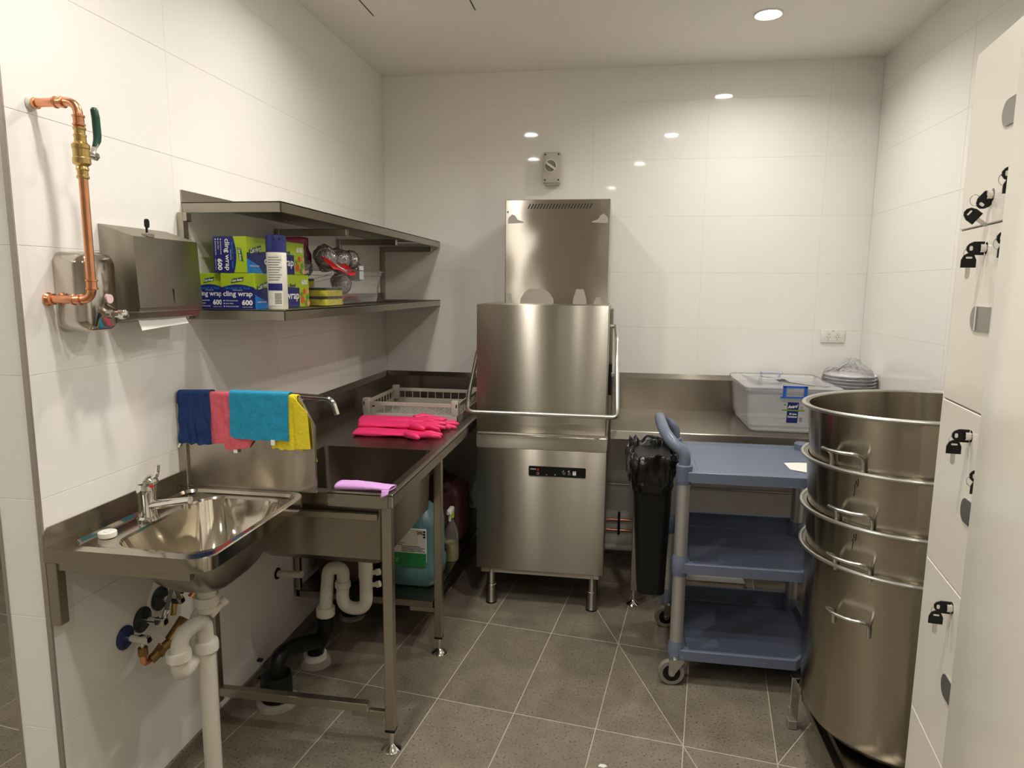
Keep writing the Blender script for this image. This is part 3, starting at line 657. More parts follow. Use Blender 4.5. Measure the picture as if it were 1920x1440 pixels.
obj('cap', MB().cyl((.12, -1.10, .55), (.12, -1.135, .575), .022, n=16), 'black', t)
t = jerry(.34, .60, -.60, -.36, .2315, .56, 'redcan', 'dark jerrycan farthest back on the undershelf', 0)
t = thing('spray_bottle', 'clear trigger spray bottle with yellow liquid on the undershelf', 'bottle', (.607, -.80, .2315))
bx, by = .592, -.80
T_ = Matrix.Translation((bx, by, .2315))
obj('liquid', MB().lathe([(.034, .002), (.036, .01), (.036, .085), (.001, .085)], 24, T_), 'amber', t)
obj('bottle', MB().lathe([(.036, 0), (.038, .008), (.038, .125), (.032, .155), (.018, .185), (.014, .20), (.014, .215)], 24, T_, cap=False), 'clear', t)
obj('collar', MB().lathe([(.016, .212), (.016, .236)], 16, T_), 'lime', t)
obj('trigger_head', MB().box(bx-.012, bx+.012, by-.045, by+.025, .465, .492, .005).box(bx-.006, bx+.006, by-.032, by-.022, .430, .468, .003).cyl((bx, by-.045, .48), (bx, by-.056, .48), .007), 'white', t)
t = thing('black_tub', 'black plastic tub at the back of the undershelf', 'tub', (.2, -.5, .2315))
obj('shell', MB().box(.06, .30, -.66, -.36, .2315, .48, .02, 2), 'black', t)
obj('lid', MB().box(.052, .308, -.668, -.352, .48, .50, .008, 2), 'black', t)

# ------------------------------------------------------------------ wall shelves
def shelf(z, label, y0=-1.858, y1=-.006, xd=.332):
    t = thing('wall_shelf', label, 'shelf', (0, (y0+y1)/2, z), group='stainless wall shelves')
    obj('shelf_plate', MB().box(.002, xd, y0, y1, z-.003, z), 'ss', t)
    obj('front_lip', MB().box(xd-.004, xd, y0, y1, z-.032, z+.001, .001).box(.002, xd, y0, y0+.004, z-.032, z+.001, .001), 'ss', t)
    obj('wall_upstand', MB().box(.001, .004, y0, y1, z, z+.038), 'ssv', t)
    return t
ts = shelf(1.790, 'stainless steel wall shelf, the empty upper one of the two')
for y in (-1.886, -1.285, -.690, -.085):
    bk = obj('bracket', MB().box(.002, .022, y, y+.028, 1.43 if y > -1.8 else 1.43, 1.757, .002).box(.021, .300 if y > -1.8 else .034, y+.0006, y+.0274, 1.7296, 1.7564, .002), 'ssv', ts)
    obj('screw', MB().cyl((.022, y+.014, 1.66), (.024, y+.014, 1.66), .005, n=10), 'zinc', bk)
shelf(1.460, 'stainless steel wall shelf, the lower one carrying the cling wrap boxes')

# cling wrap boxes
def wrap_box(label, x0, x1, y0, y1, z0, z1, side=False, rz=0.):
    """printed carton: the small end faces the room (-y), the long side faces +x"""
    t = thing('cling_wrap_box', label, 'box', ((x0+x1)/2, (y0+y1)/2, z0), rz, group='cling wrap boxes on the shelf', world=False)
    a, d, h = (x1-x0)/2, (y1-y0)/2, z1-z0
    obj('carton', MB().box(-a, a, -d, d, 0, h, .001), 'lime', t)
    e = .0006
    # end print: white lettering on navy below a lime band; a turned frame when the box lies on its side
    if side: fo, fx, fy, fw, fh = Vector((-a, -d, h)), Vector((0, 0, -1)), Vector((1, 0, 0)), h, 2*a
    else: fo, fx, fy, fw, fh = Vector((-a, -d, 0)), Vector((1, 0, 0)), Vector((0, 0, 1)), 2*a, h
    fn = fx.cross(fy)
    def on(pts, m, nm, up_, k=1):
        M_ = frameM(fo+fn*.0001*k, fx, fy); return obj(nm, MB().prism(pts, e, M_), m, up_)
    arch = [(0, 0), (fw, 0), (fw, fh*.60)]+[(fw-fw*k/10, fh*(.60+.09*math.sin(PI*k/10))) for k in range(1, 10)]+[(0, fh*.60)]
    pr_ = on(arch, 'navy', 'end_print', t, 1)
    P_ = lambda x, y: fo+fn*.0012+fx*(x*fw)+fy*(y*fh)
    text('lettering', 'cling wrap', .20*fh, P_(.06, .365), fx, fy, 'ink', pr_, .014, wid=.87*fw)
    text('lettering', "Stretch 'n' Seal", .09*fh, P_(.14, .555), fx, fy, 'sky', pr_, .01, wid=.72*fw)
    text('lettering', 'FOOD SERVICE', .035*fh, P_(.36, .515), fx, fy, 'ink', pr_, .0, wid=.28*fw)
    text('lettering', '600', .19*fh, P_(.61, .12), fx, fy, 'ink', pr_, .04, wid=.32*fw)
    text('lettering', 'metres x 33cm', .035*fh, P_(.62, .05), fx, fy, 'ink', pr_, .01, wid=.30*fw)
    for k, s in enumerate(('PHTHALATE FREE', 'BPA FREE', 'MICROWAVE SAFE')): text('lettering', s, .04*fh, P_(.13, .22-.08*k), fx, fy, 'ink', pr_, .01, wid=(.36, .22, .38)[k]*fw)
    b = MB()
    for k in range(3): b.lathe([(.018*fh, 0), (.018*fh, .0005)], 8, frameM(P_(.08, .235-.08*k), fx, fy))
    obj('bullet_dots', b, 'ink', pr_)
    lg = on([(.30*fw, .72*fh), (.66*fw, .78*fh), (.69*fw, .90*fh), (.33*fw, .84*fh)], 'dgreen', 'name_flash', t, 3)
    text('lettering', 'Cast Away', .095*fh, P_(.32, .755), fx+fy*.13, fy, 'ink', lg, .02, shear=.25, wid=.34*fw)
    # long side
    so = Vector((a, -d, 0)); sx, sy = Vector((0, 1, 0)), Vector((0, 0, 1)); sn = sx.cross(sy); Ls = 2*d
    def ons(pts, m, nm, up_, k=1): return obj(nm, MB().prism(pts, e*.6, frameM(so+sn*.0002*k, sx, sy)), m, up_)
    sp = ons([(0, 0), (Ls*.80, 0), (Ls*.80, h*.60), (Ls*.35, h*.64), (Ls*.12, h*.58), (0, h*.56)], 'navy', 'side_print', t)
    ons([(0, 0), (Ls*.24, 0), (Ls*.17, h*.22), (Ls*.06, h*.34), (0, h*.40)], 'sky', 'blue_sweep', t, 2)
    Q = lambda x, y: so+sn*.0012+sx*(x*Ls)+sy*(y*h)
    fl_ = ons([(.035*Ls, .50*h), (.225*Ls, .66*h), (.225*Ls, .80*h), (.035*Ls, .64*h)], 'dgreen', 'name_flash', t, 3)
    text('lettering', 'Cast Away', .19*h, Q(.045, .54), sx*1+sy*.2, sy, 'ink', fl_, .02, shear=.2, wid=.17*Ls)
    text('lettering', 'cling wrap', .34*h, Q(.26, .26), sx, sy, 'ink', sp, .014, wid=.52*Ls)
    text('lettering', 'Stretch n Seal', .14*h, Q(.30, .63), sx, sy, 'navy', sp, .02, wid=.42*Ls)
    text('lettering', 'AUSTRALIAN MADE', .055*h, Q(.03, .18), sx, sy, 'ink', sp, .02, wid=.15*Ls)
    text('lettering', '600', .22*h, Q(.84, .70), sx, sy, 'ink', sp, .03, wid=.12*Ls)
    ft = None
    for k, (x, y, r, m) in enumerate(((.90, .48, .10, 'tomato'), (.86, .22, .13, 'tomato'), (.955, .30, .09, 'leaf'), (.93, .12, .10, 'leaf'), (.97, .50, .07, 'peach'), (.84, .40, .07, 'leaf'), (.975, .10, .09, 'peach'))):
        f = obj('food_picture', MB().prism([(x*Ls+r*h*math.cos(q*PI/5)*min(1, 1), y*h+r*h*math.sin(q*PI/5)) for q in range(10)], e*.5, frameM(so+sn*(.0003+.00025*k), sx, sy)), m, t)
    return t
wrap_box('cling wrap box at the left of the lower row, half hidden by the towel dispenser', .004, .103, -1.815, -1.45, 1.461, 1.574, rz=0)
wrap_box('cling wrap box at the front corner of the lower row, behind the spray can', .106, .222, -1.832, -1.462, 1.461, 1.574, rz=-.01)
wrap_box('cling wrap box turned on its side on top of the other two', .090, .204, -1.832, -1.462, 1.575, 1.688, side=True, rz=-.03)
t = thing('spray_can', 'white aerosol can with navy cap in front of the cling wrap boxes', 'can', (.272, -1.785, 1.461), world=False, rz=.55)
obj('can', MB().lathe([(.029, 0), (.031, .003), (.031, .178), (.026, .190)], 32), 'cream', t)
cpp = obj('cap', MB().lathe([(.0315, .180), (.0315, .225), (.030, .232), (.026, .234), (.024, .222), (.001, .222)], 32), 'navy', t)
obj('cap_notch', MB().cyl((-.008, -.0305, .22), (-.008, -.0325, .22), .003).cyl((.008, -.0305, .22), (.008, -.0325, .22), .003), 'dark', cpp)
def wrapz(ang0, ang1, z0, z1, r=.0314, n=10):
    return MB().loft([[(r*math.sin(a)*1, -r*math.cos(a)*1, z) for a in [ang0+(ang1-ang0)*k/n for k in range(n+1)]]+[((r+.0004)*math.sin(a), -(r+.0004)*math.cos(a), z) for a in [ang1-(ang1-ang0)*k/n for k in range(n+1)]] for z in (z0, z1)], True)
lb = obj('label', wrapz(-1.2, .45, .012, .172), 'lpaper', t)
obj('label_band', wrapz(-1.1, .40, .060, .082, .0320), 'navy', lb)
b = MB()
for k in range(10): b.join(wrapz(-1.0, .1+.25*(k % 3)*.6, .092+.0078*k, .0945+.0078*k, .0320, 6).b)
for k in range(7): b.join(wrapz(-.35, .30, .018+.005*k, .021+.005*k, .0320, 4).b)
obj('small_print', b, 'rubber', lb, kind='stuff')

# sponges, scourers, tub
def film(name, c, r, seed, parent, amp=.25, m='film'):
    def f(p):
        q = p-Vector(c); k = 1+amp*nz(q, 22, seed)+amp*.5*nz(q, 60, seed); return Vector(c)+q*k
    return obj(name, MB().ell(c, r, 34, 22, f), m, parent, auto=180)
def sponge_pack(label, x0, x1, y0, y1, z0, n, sz, gap=None):
    t = thing('sponge_pack', label, 'sponge', ((x0+x1)/2, (y0+y1)/2, z0), group='packs of scourer sponges on the shelf')
    for k in range(n):
        z = z0+.002+k*sz
        obj('sponge', MB().box(x0, x1, y0, y1, z, z+sz*.72, .004, 2), 'sponge', t)
        obj('scourer_layer', MB().box(x0, x1, y0, y1, z+sz*.72, z+sz*.97, .002), 'scour', t)
    cz = z0+n*sz/2
    obj('wrapping', MB().grid(lambda u, v: ((x1+.003+.003*nz((u, v, 0), 7, 3)), y0+(y1-y0)*u, z0+.002+(n*sz+.004)*v), 16, 10), 'film', t, auto=180)
    obj('wrapping', MB().grid(lambda u, v: (x0+(x1+.002-x0)*u, y0-.003+.002*nz((u, v, 0), 7, 5), z0+.002+(n*sz+.004)*v), 12, 10), 'film', t, auto=180)
    return t
sponge_pack('pack of yellow sponge scourers, at the shelf edge right of the cling wrap', .175, .275, -1.43, -1.275, 1.461, 2, .0335)
sponge_pack('pack of yellow sponge scourers, set back above the front pack', .09, .17, -1.44, -1.30, 1.461, 3, .0335)
def wool(c, r, n, rad, parent, seed):
    rnd = random.Random(seed); b = MB()
    for k in range(n):
        a = Vector((rnd.gauss(0, 1), rnd.gauss(0, 1), rnd.gauss(0, 1))).normalized(); u_ = a.orthogonal().normalized(); v_ = a.cross(u_)
        rr = r*rnd.uniform(.35, 1); off = a*rnd.uniform(-.7, .7)*r*math.sqrt(max(0, 1-(rr/r)**2)); ph = rnd.uniform(0, 6); w2 = rnd.uniform(.02, .08)
        P = [Vector(c)+off+(u_*math.cos(2*PI*q/18)+v_*math.sin(2*PI*q/18))*rr+a*r*w2*math.sin(5*2*PI*q/18+ph) for q in range(18)]
        b.tube(P, rad, 3, closed=True)
    return obj('steel_wool', b, 'wire', parent, kind='stuff')
for k, (c, r, lb) in enumerate((((.19, -1.235, 1.645), .044, 'bagged steel wool scourer beside the maroon packet'), ((.19, -1.10, 1.640), .043, 'bagged steel wool scourer in the middle of the row'),
                              ((.20, -1.02, 1.650), .036, 'bagged steel wool scourer heaped at the right of the row'), ((.17, -.90, 1.60), .040, 'bagged steel wool scourer with a white tag in the clear tub'), ((.21, -1.13, 1.545), .038, 'bagged steel wool scourer low in the clear tub'))):
    t = thing('steel_scourer', lb, 'scourer', c, group='steel wool scourers on the shelf')
    wool(c, r, 110, .0011, t, k+5); obj('core', MB().ell(c, (r*.55, r*.55, r*.55), 14, 10), 'hose', t) if k < 3 else None
    film('bag', c, (r*1.12, r*1.18, r*1.12), k+2, t)
    if k == 3: obj('tag', MB().box(.215, .217, -.945, -.895, 1.565, 1.625, .0005), 'ink', t)
t = thing('maroon_packet', 'maroon and clear plastic packet standing behind the sponges', 'packet', (.12, -1.36, 1.50))
obj('header', MB().grid(lambda u, v: (.13+.01*math.sin(3*u), -1.45+.19*u, 1.668+.045*v+.010*math.sin(2*u)+(.0)), 10, 4, .001), 'maroon', t, auto=180)
obj('header_fold', MB().grid(lambda u, v: (.138, -1.31+.06*u, 1.62+.09*v-.05*u*v), 5, 4, .001), 'maroon', t, auto=180)
film('bag', (.125, -1.37, 1.615), (.05, .085, .075), 11, t)
obj('contents', MB().ell((.115, -1.37, 1.600), (.035, .07, .06), 16, 12, lambda p: p*(1) + Vector((0, 0, .01*nz(p, 30, 4)))), 'wire', t)
t = thing('red_packet', 'red plastic packet lying over the front rim of the clear tub', 'packet', (.27, -1.25, 1.60))
obj('film', MB().grid(lambda u, v: (.285-.05*v, -1.375+.225*u, 1.600+.012*math.sin(5*u+v)+.034*v-.02*(1-v)*math.sin(PI*u)), 16, 6, .0015), 'redc', t, auto=180)
obj('white_flash', MB().grid(lambda u, v: (.2875-.048*(.3+.4*v), -1.30+.09*u, 1.600+.012*math.sin(5*(.33+.4*u)+(.3+.4*v))+.034*(.3+.4*v)-.02*(1-(.3+.4*v))*math.sin(PI*(.33+.4*u))), 8, 3, .0012), 'ink', t, auto=180)
t = thing('clear_tub', 'clear plastic food pan holding bagged scourers at the right of the shelf', 'tub', (.17, -1.0, 1.461))
tx0, tx1, ty0, ty1 = .045, .272, -1.245, -.80
RR = lambda o, z, r=.03: [(x, y, z) for x, y in rrect(tx0+o, tx1-o, ty0+o, ty1-o, r, 5)]
obj('walls', MB().loft([RR(.022, 1.463), RR(.016, 1.468), RR(.002, 1.580), RR(-.001, 1.582), RR(-.003, 1.600)], False), 'clear', t)
obj('base', MB().loft([RR(.022, 1.4625), RR(.022, 1.464)]), 'clear', t)
obj('rim', MB().loft([RR(-.003, 1.598), RR(-.018, 1.598), RR(-.018, 1.601), RR(-.003, 1.601)], False, closed=True), 'clear', t)
t = thing('red_scraper', 'red plastic piece lying at the bottom of the clear tub', 'packet', (.2, -1.1, 1.466))
obj('film', MB().grid(lambda u, v: (.235-.13*v, -1.20+.22*u, 1.470+.030*math.sin(PI*u)*(1-.4*v)+.004*math.sin(9*u)), 12, 6, .002), 'redc', t, auto=180)

# ------------------------------------------------------------------ dispensers and pipework on the left wall
t = thing('towel_dispenser', 'stainless paper towel dispenser on the left wall', 'dispenser', (0, -2.08, 1.43))
prof = [(.001, 1.432), (.096, 1.447), (.108, 1.475), (.100, 1.662), (.001, 1.694)]
obj('case', MB().prism([(x, z) for x, z in prof], .272, frameM((0, -1.938, 0), (1, 0, 0), (0, 0, 1))), 'ss', t, auto=20)
obj('bottom_lip', MB().box(.02, .109, -2.212, -1.936, 1.462, 1.465, .001), 'ssv', t)
obj('level_slot', MB().box(.1035, .1075, -2.070, -2.066, 1.485, 1.525), 'dark', t)
obj('lock', MB().box(.078, .098, -2.150, -2.120, 1.664, 1.674, .002), 'ssv', t)
kk = obj('key', MB().cyl((.085, -2.135, 1.672), (.085, -2.135, 1.690), .003).prism(rrect(-.009, .009, 0, .024, .007, 4), .003, frameM((.085, -2.135, 1.688), (0, 1, 0), (0, 0, 1))), 'black', t)
obj('paper_sheet', MB().grid(lambda u, v: (.085+.012*v-.004*math.sin(3*u), -2.195+.20*u, 1.448-.034*v*(1-.3*u)), 8, 4, .0006), 'paper', t, 'white paper towel hanging out below')
t = thing('soap_dispenser', 'polished steel soap dispenser on the left wall behind the copper pipe', 'dispenser', (0, -2.3, 1.42))
sec = lambda x, o, r: [(x, y, z) for y, z in rrect(-2.365+o, -2.252-o, 1.418+o, 1.615-o, r, 6)]
obj('case', MB().loft([sec(.001, 0, .03), sec(.060, 0, .03), sec(.076, .004, .028), sec(.084, .012, .022)]), steel('soap steel', (.60, .56, .50), .14, 0, .05, 3), t, auto=50)
obj('refill_window', MB().cyl((.083, -2.290, 1.500), (.087, -2.290, 1.500), .0115, n=20), 'rosewin', t)
obj('push_knob', MB().lathe([(.011, 0), (.011, .014), (.009, .016), (.009, .034), (.0125, .036), (.0125, .050), (.008, .053)], 20, frameM((.082, -2.296, 1.462), (0, 1, 0), (0, 0, 1))), 'chrome', t)
t = thing('copper_pipe', 'copper water pipe loop with brass ball valve on the left wall', 'pipe', (0, -2.393, 1.5))
xp, yp = .122, -2.388
obj('pipe', MB().tube(rod([(.0, yp, 1.948), (xp, yp, 1.948), (xp, yp, 1.500), (.0, yp, 1.500)], .030, 8), .0098, 18), 'copper', t)
for z in (1.948, 1.500): obj('wall_sleeve', MB().tube([(.0, yp, z), (.004, yp, z), (.010, yp, z)], [.016, .0165, .012], 16), 'copper' if z < 1.9 else 'cream', t)
def bead(p, d, m='copper', r=.0122, l=.018, nm='press_fitting'):
    p, d = Vector(p), Vector(d); return obj(nm, MB().tube([p-d*l, p-d*(l-.001), p-d*(l-.005), p-d*(l-.006), p, p+d*.001, p+d*.002, p+d*.006, p+d*.007], [r-.0018, r+.0012, r+.0012, r-.0008, r-.0008, r-.0008, r+.0012, r+.0012, r-.002], 18), m, t)
bead((xp-.040, yp, 1.948), (1, 0, 0)); bead((xp, yp, 1.912), (0, 0, 1)); bead((xp, yp, 1.530), (0, 0, -1)); bead((xp-.036, yp, 1.500), (1, 0, 0)); bead((.012, yp, 1.948), (1, 0, 0)); bead((.012, yp, 1.5), (1, 0, 0))
v = obj('ball_valve', MB().lathe([(.0115, -.058), (.0135, -.056), (.0135, -.052), (.0115, -.050), (.0115, -.040), (.0135, -.038), (.0135, -.034), (.012, -.030), (.019, -.024), (.019, -.012), (.0175, -.010), (.0175, .008), (.019, .010), (.019, .018), (.013, .024), (.0125, .034), (.0135, .036), (.0135, .040), (.0115, .042), (.0115, .05), (.0135, .052), (.0135, .056), (.0115, .058)], 8 and 20, Matrix.Translation((xp, yp, 1.835))), 'brass', t)
obj('stem_nut', MB().cyl((xp, yp+.018, 1.835), (xp, yp+.040, 1.835), .0075, n=12).cyl((xp, yp+.036, 1.835), (xp, yp+.046, 1.835), .010, n=6), 'chrome', v)
obj('lever_shank', MB().loft([[(xp+a, yp+y, z) for a in (-.007, .007)]+[(xp+a, yp+y+.003, z) for a in (.007, -.007)] for y, z in ((.034, 1.828), (.034, 1.842), (.046, 1.866))]), 'zinc', v)
obj('lever_grip', MB().tube([(xp, yp+.044, 1.858), (xp, yp+.052, 1.872), (xp, yp+.054, 1.885), (xp, yp+.053, 1.925), (xp, yp+.050, 1.942), (xp, yp+.050, 1.947)], [.006, .0085, .009, .009, .0085, .005], 14), 'green', v)

# ------------------------------------------------------------------ back wall fittings
t = thing('isolator_switch', 'grey weatherproof isolator switch on the back wall above the dishwasher', 'switch', (.972, 0, 2.175))
obj('housing', MB().box(.925, 1.021, -.060, -.001, 2.100, 2.262, .005, 2).box(.932, 1.014, -.050, -.001, 2.090, 2.104, .003), 'switch', t)
obj('dial', MB().lathe([(.034, 0), (.034, .006), (.030, .007), (.030, .002), (.001, .002)], 32, frameM((.966, -.061, 2.188), (1, 0, 0), (0, 0, 1))), 'cream', t)
obj('dial_face', MB().cyl((.966, -.0605, 2.188), (.966, -.064, 2.188), .029, n=28), 'rubber', t)
obj('dial_bar', MB().box(-.030, .030, -.006, .006, 0, .012, .002, M=frameM((.966, -.063, 2.188), (math.cos(-.6), 0, math.sin(-.6)), (-math.sin(-.6), 0, math.cos(-.6)))), 'cream', t)
for x in (.937, 1.010):
    for z in (2.115, 2.249): obj('screw', MB().cyl((x, -.0595, z), (x, -.062, z), .0042, n=10), 'dark', t)
t = thing('power_outlet', 'white double power point on the back wall above the container', 'outlet', (2.487, 0, 1.295))
obj('plate', MB().box(2.428, 2.548, -.010, -.001, 1.259, 1.331, .003, 2), 'white', t)
for x in (2.466, 2.510):
    rk = obj('rocker_switch', MB().cyl((x, -.009, 1.314), (x, -.0135, 1.314), .0085, n=20), 'white', t)
    b = MB()
    for dx, a in ((-.0055, .5), (.0055, -.5)): b.box(-.0009, .0009, -.004, .004, 0, .0006, M=frameM((x+dx, -.0100, 1.288), (math.cos(a), 0, math.sin(a)), (-math.sin(a), 0, math.cos(a))))
    b.box(x-.0009, x+.0009, -.0106, -.0100, 1.272, 1.280); obj('socket_slots', b, 'dark', t)
    obj('socket_ring', MB().tube([Vector((x+.0165*math.cos(q*PI/12), -.0102, 1.283+.0165*math.sin(q*PI/12))) for q in range(24)], .0006, 4, closed=True), 'cream', t)
obj('marking', MB().box(2.481, 2.495, -.0106, -.010, 1.320, 1.3225), 'rubber', t)
for z, m, lb in ((.425, 'zinc', 'upper dull water pipe running along the back wall behind the bench'), (.212, 'copper', 'middle copper water pipe running along the back wall'), (.150, 'copper', 'lower copper water pipe running along the back wall')):
    solo('water_pipe', MB().cyl((1.30, -.03, z), (W-.004, -.03, z), .0075, n=12), m, lb, 'pipe', (1.9, -.03, z), group='water pipes along the back wall')
solo('pipe_clamp', MB().box(1.388, 1.402, -.040, -.011, .125, .255, .002), 'black', 'black pipe clamp on the back wall behind the bench leg', 'clamp', (1.395, -.03, .19))
solo('waste_pipe', MB().cyl((1.30, -.045, .055), (2.2, -.045, .050), .022, n=16), 'cream', 'pale waste pipe lying low along the back wall', 'pipe', (1.7, -.045, .03))

# ------------------------------------------------------------------ right bench
ZR = .868
t = thing('outlet_bench', 'stainless steel bench right of the dishwasher along the back wall', 'bench', (1.98, -.35, 0))
obj('worktop', MB().box(1.334, W-.002, -.668, -.002, ZR-.003, ZR), 'ssbench', t)
obj('front_edge', MB().box(1.334, W-.002, -.676, -.660, ZR-.036, ZR+.0045, .002), 'ss', t)
b = MB().box(1.334, W-.002, -.040, -.004, ZR, ZR+.175).raw([(1.334, -.040, ZR+.175), (W-.002, -.040, ZR+.175), (W-.002, -.001, ZR+.198), (1.334, -.001, ZR+.198)], [(0, 1, 2, 3)])
obj('splashback', b, 'ssbench', t)
for x, y in ((1.470, -.640), (2.58, -.640)):
    lg = obj('leg', MB().box(x-.016, x+.016, y-.016, y+.016, .075, ZR-.01, .002), 'ssv', t)
    obj('levelling_foot', MB().lathe([(.008, .078), (.008, .022), (.014, .016), (.030, .007), (.034, .002), (.034, 0)], 20, Matrix.Translation((x, y, 0))), 'chrome', lg)
b = MB(); rnd = random.Random(3)
for k in range(26): x, y = rnd.uniform(1.36, 1.60), rnd.uniform(-.50, -.38); b.ell((x, y, ZR+.0004), (rnd.uniform(.002, .006), rnd.uniform(.002, .005), .0012), 8, 4)
obj('water_drops', b, 'clear', t, kind='stuff')

# clear container
t = thing('storage_container', 'clear lidded storage box with blue latches on the right bench', 'container', (2.175, -.31, ZR), world=False)
a, d, h = .190, .235, .205
RC = lambda o, z, r=.035: [(x, y, z) for x, y in rrect(-a-o, a+o, -d-o, d+o, r, 5)]
obj('tub', MB().loft([RC(-.012, .001), RC(-.004, .010), RC(-.004, .030), RC(.004, .032), RC(.018, h-.012), RC(.024, h-.012), RC(.024, h)], False), 'clearbox', t)
obj('tub_base', MB().loft([RC(-.012, .001), RC(-.012, .003)]), 'clearbox', t)
ld = obj('lid', MB().loft([RC(.028, h-.004), RC(.030, h+.010), RC(.022, h+.018), RC(-.02, h+.018), RC(-.025, h+.014), RC(-.18, h+.014)]), 'clearbox', t, auto=50)
obj('lid_handle', MB().box(-.055, .055, d-.01, d+.02, h+.018, h+.030, .004).box(-.09, .0, .02, .03, h+.014, h+.022, .002), 'clearbox', ld)
for sy in (-1, 1):
    obj('latch', MB().box(-.053, -.040, sy*(d+.024), sy*(d+.032), h-.030, h+.022, .002).box(.040, .053, sy*(d+.024), sy*(d+.032), h-.030, h+.022, .002).box(-.053, .053, sy*(d+.024), sy*(d+.032), h+.014, h+.023, .002).box(-.062, .062, sy*(d+.022), sy*(d+.030), h-.034, h-.028, .001), 'blue', t)
ln = Vector((0, -1, -.09)).normalized(); lo = Vector((-.050, -d-.0045, .050)); LX, LY = Vector((1, 0, 0)), Vector((0, -.09, 1)).normalized()
def onl(x0, x1, z0, z1, m, k, up_=None, r=.004, nm='label'): return obj(nm, MB().prism(rrect(x0, x1, z0, z1, r, 3), .0006, frameM(lo+ln*.0006*k, LX, LY)), m, up_ or t)
lb = onl(0, .100, 0, .100, 'lpaper', 0, r=.006)
onl(.024, .074, .0, .100, 'navy', 1, lb, .0005, 'blue_panel'); onl(0, .100, .058, .065, 'leaf', 2, lb, .0005, 'green_band')
P_ = lambda x, z: lo+ln*.002+LX*x+LY*z
text('lettering', 'Award', .022, P_(.026, .070), LX+LY*.14, LY, 'ink', lb, .03, shear=.3, wid=.045)
text('lettering', '35 Litre', .0125, P_(.034, .040), LX, LY, 'ink', lb, .03, wid=.033); text('lettering', 'Container', .0125, P_(.027, .027), LX, LY, 'ink', lb, .03, wid=.044)
onl(.007, .019, .083, .091, 'leaf', 1, lb, .003, 'green_mark')
b = MB()
for k in range(6): b.box(.080, .095, .080-.004*k, .0815-.004*k, 0, .0005, M=frameM(lo+ln*.0012, LX, LY))
for k in range(7): b.box(.080, .094, .008+.003*k, .0098+.003*k, 0, .0005, M=frameM(lo+ln*.0012, LX, LY))
b.box(.004, .018, .020, .022, 0, .0005, M=frameM(lo+ln*.0012, LX, LY)); obj('small_print', b, 'rubber', lb, kind='stuff')

# plates in a bag
px2, py2 = 2.512, -.250
for k in range(15):
    z = ZR+.002+k*.0165
    b = MB().lathe([(.060, 0), (.070, .002), (.112, .012), (.122, .018), (.121, .020), (.108, .0145), (.068, .005), (.0005, .0045)], 44, Matrix.Translation((px2+.002*math.sin(k*2.1), py2, z)))
    on_ = ('bottom', 'second', 'third', 'fourth', 'fifth', 'sixth', 'seventh', 'eighth', 'ninth', 'tenth', 'eleventh', 'twelfth', 'thirteenth', 'fourteenth', 'topmost')[k]
    solo('dinner_plate', b, 'china', 'round white plate in the clear bag, %s of the stack' % (on_+(' from the bottom' if 0 < k < 14 else '')), 'plate', (px2, py2, z), group='white plates in a bag on the right bench')
def bagf(u, v):
    a = 2*PI*u; z = ZR+.003+.330*v
    prof = [(0, .104), (.15, .112), (.45, .118), (.74, .122), (.80, .112), (.90, .06), (1.0, .014)]
    for (v0, r0), (v1, r1) in zip(prof, prof[1:]):
        if v <= v1: r = r0+(r1-r0)*(v-v0)/(v1-v0); break
    r += .008+.008*nz((math.cos(a)*2, math.sin(a)*2, v*4), 2.2, 9)*(1 if v > .1 else 0); r = max(r, .01)
    if v > .80: r *= 1+.3*nz((math.cos(a)*2, math.sin(a)*2, v*3), 3, 4)
    return (min(px2+r*math.cos(a)*(1 if math.cos(a) < 0 else .82), W-.006)+(.035*max(0, v-.8)*5*.3), py2+r*math.sin(a), z-.012*nz((math.cos(a), math.sin(a), v), 3, 2)*(v > .5))
t = thing('plate_bag', 'crumpled clear plastic bag around the stack of plates', 'bag', (px2, py2, ZR))
obj('film', MB().grid(bagf, 60, 40), 'film', t, auto=180)

# dish rack
t = thing('dish_rack', 'square grey plastic dishwasher rack on the left bench', 'rack', (.372, -.50, ZL))
x0, x1, y0, y1 = .134, .612, -.738, -.262
b = MB()
for (a0, a1, b0, b1) in ((x0, x1, y0, y0+.006), (x0, x1, y1-.006, y1), (x0, x0+.006, y0, y1), (x1-.006, x1, y0, y1)): b.box(a0, a1, b0, b1, ZL+.001, ZL+.036, .001)
obj('lower_band', b, 'rackg', t)
b = MB()
for (a0, a1, b0, b1) in ((x0, x1, y0+.004, y0+.012), (x0, x1, y1-.012, y1-.004), (x0+.004, x0+.012, y0, y1), (x1-.012, x1-.004, y0, y1)): b.box(a0, a1, b0, b1, ZL+.072, ZL+.090, .001)
obj('upper_rail', b, 'rackg', t)
for i in range(11):
    f = (i+.5)/11
    for s in range(2):
        x = x0+(x1-x0)*f; y = (y0+.006, y1-.010)[s]; obj('slat', MB().box(x-.0015, x+.0015, y, y+.004, ZL+.034, ZL+.074), 'rackg', t)
        y = y0+(y1-y0)*f; x = (x0+.006, x1-.010)[s]; obj('slat', MB().box(x, x+.004, y-.0015, y+.0015, ZL+.034, ZL+.074), 'rackg', t)
for x in (x0, x1-.034):
    for y in (y0, y1-.034): obj('corner_post', MB().box(x, x+.034, y, y+.034, ZL+.030, ZL+.106, .004, 2), 'rackg', t)
b = MB()
for k in range(1, 20):
    q = x0+(x1-x0)*k/20; b.box(q-.0015, q+.0015, y0+.004, y1-.004, ZL+.003, ZL+.008); q = y0+(y1-y0)*k/20; b.box(x0+.004, x1-.004, q-.0015, q+.0015, ZL+.003, ZL+.008)
obj('base_grid', b, 'rackg', t, kind='stuff')
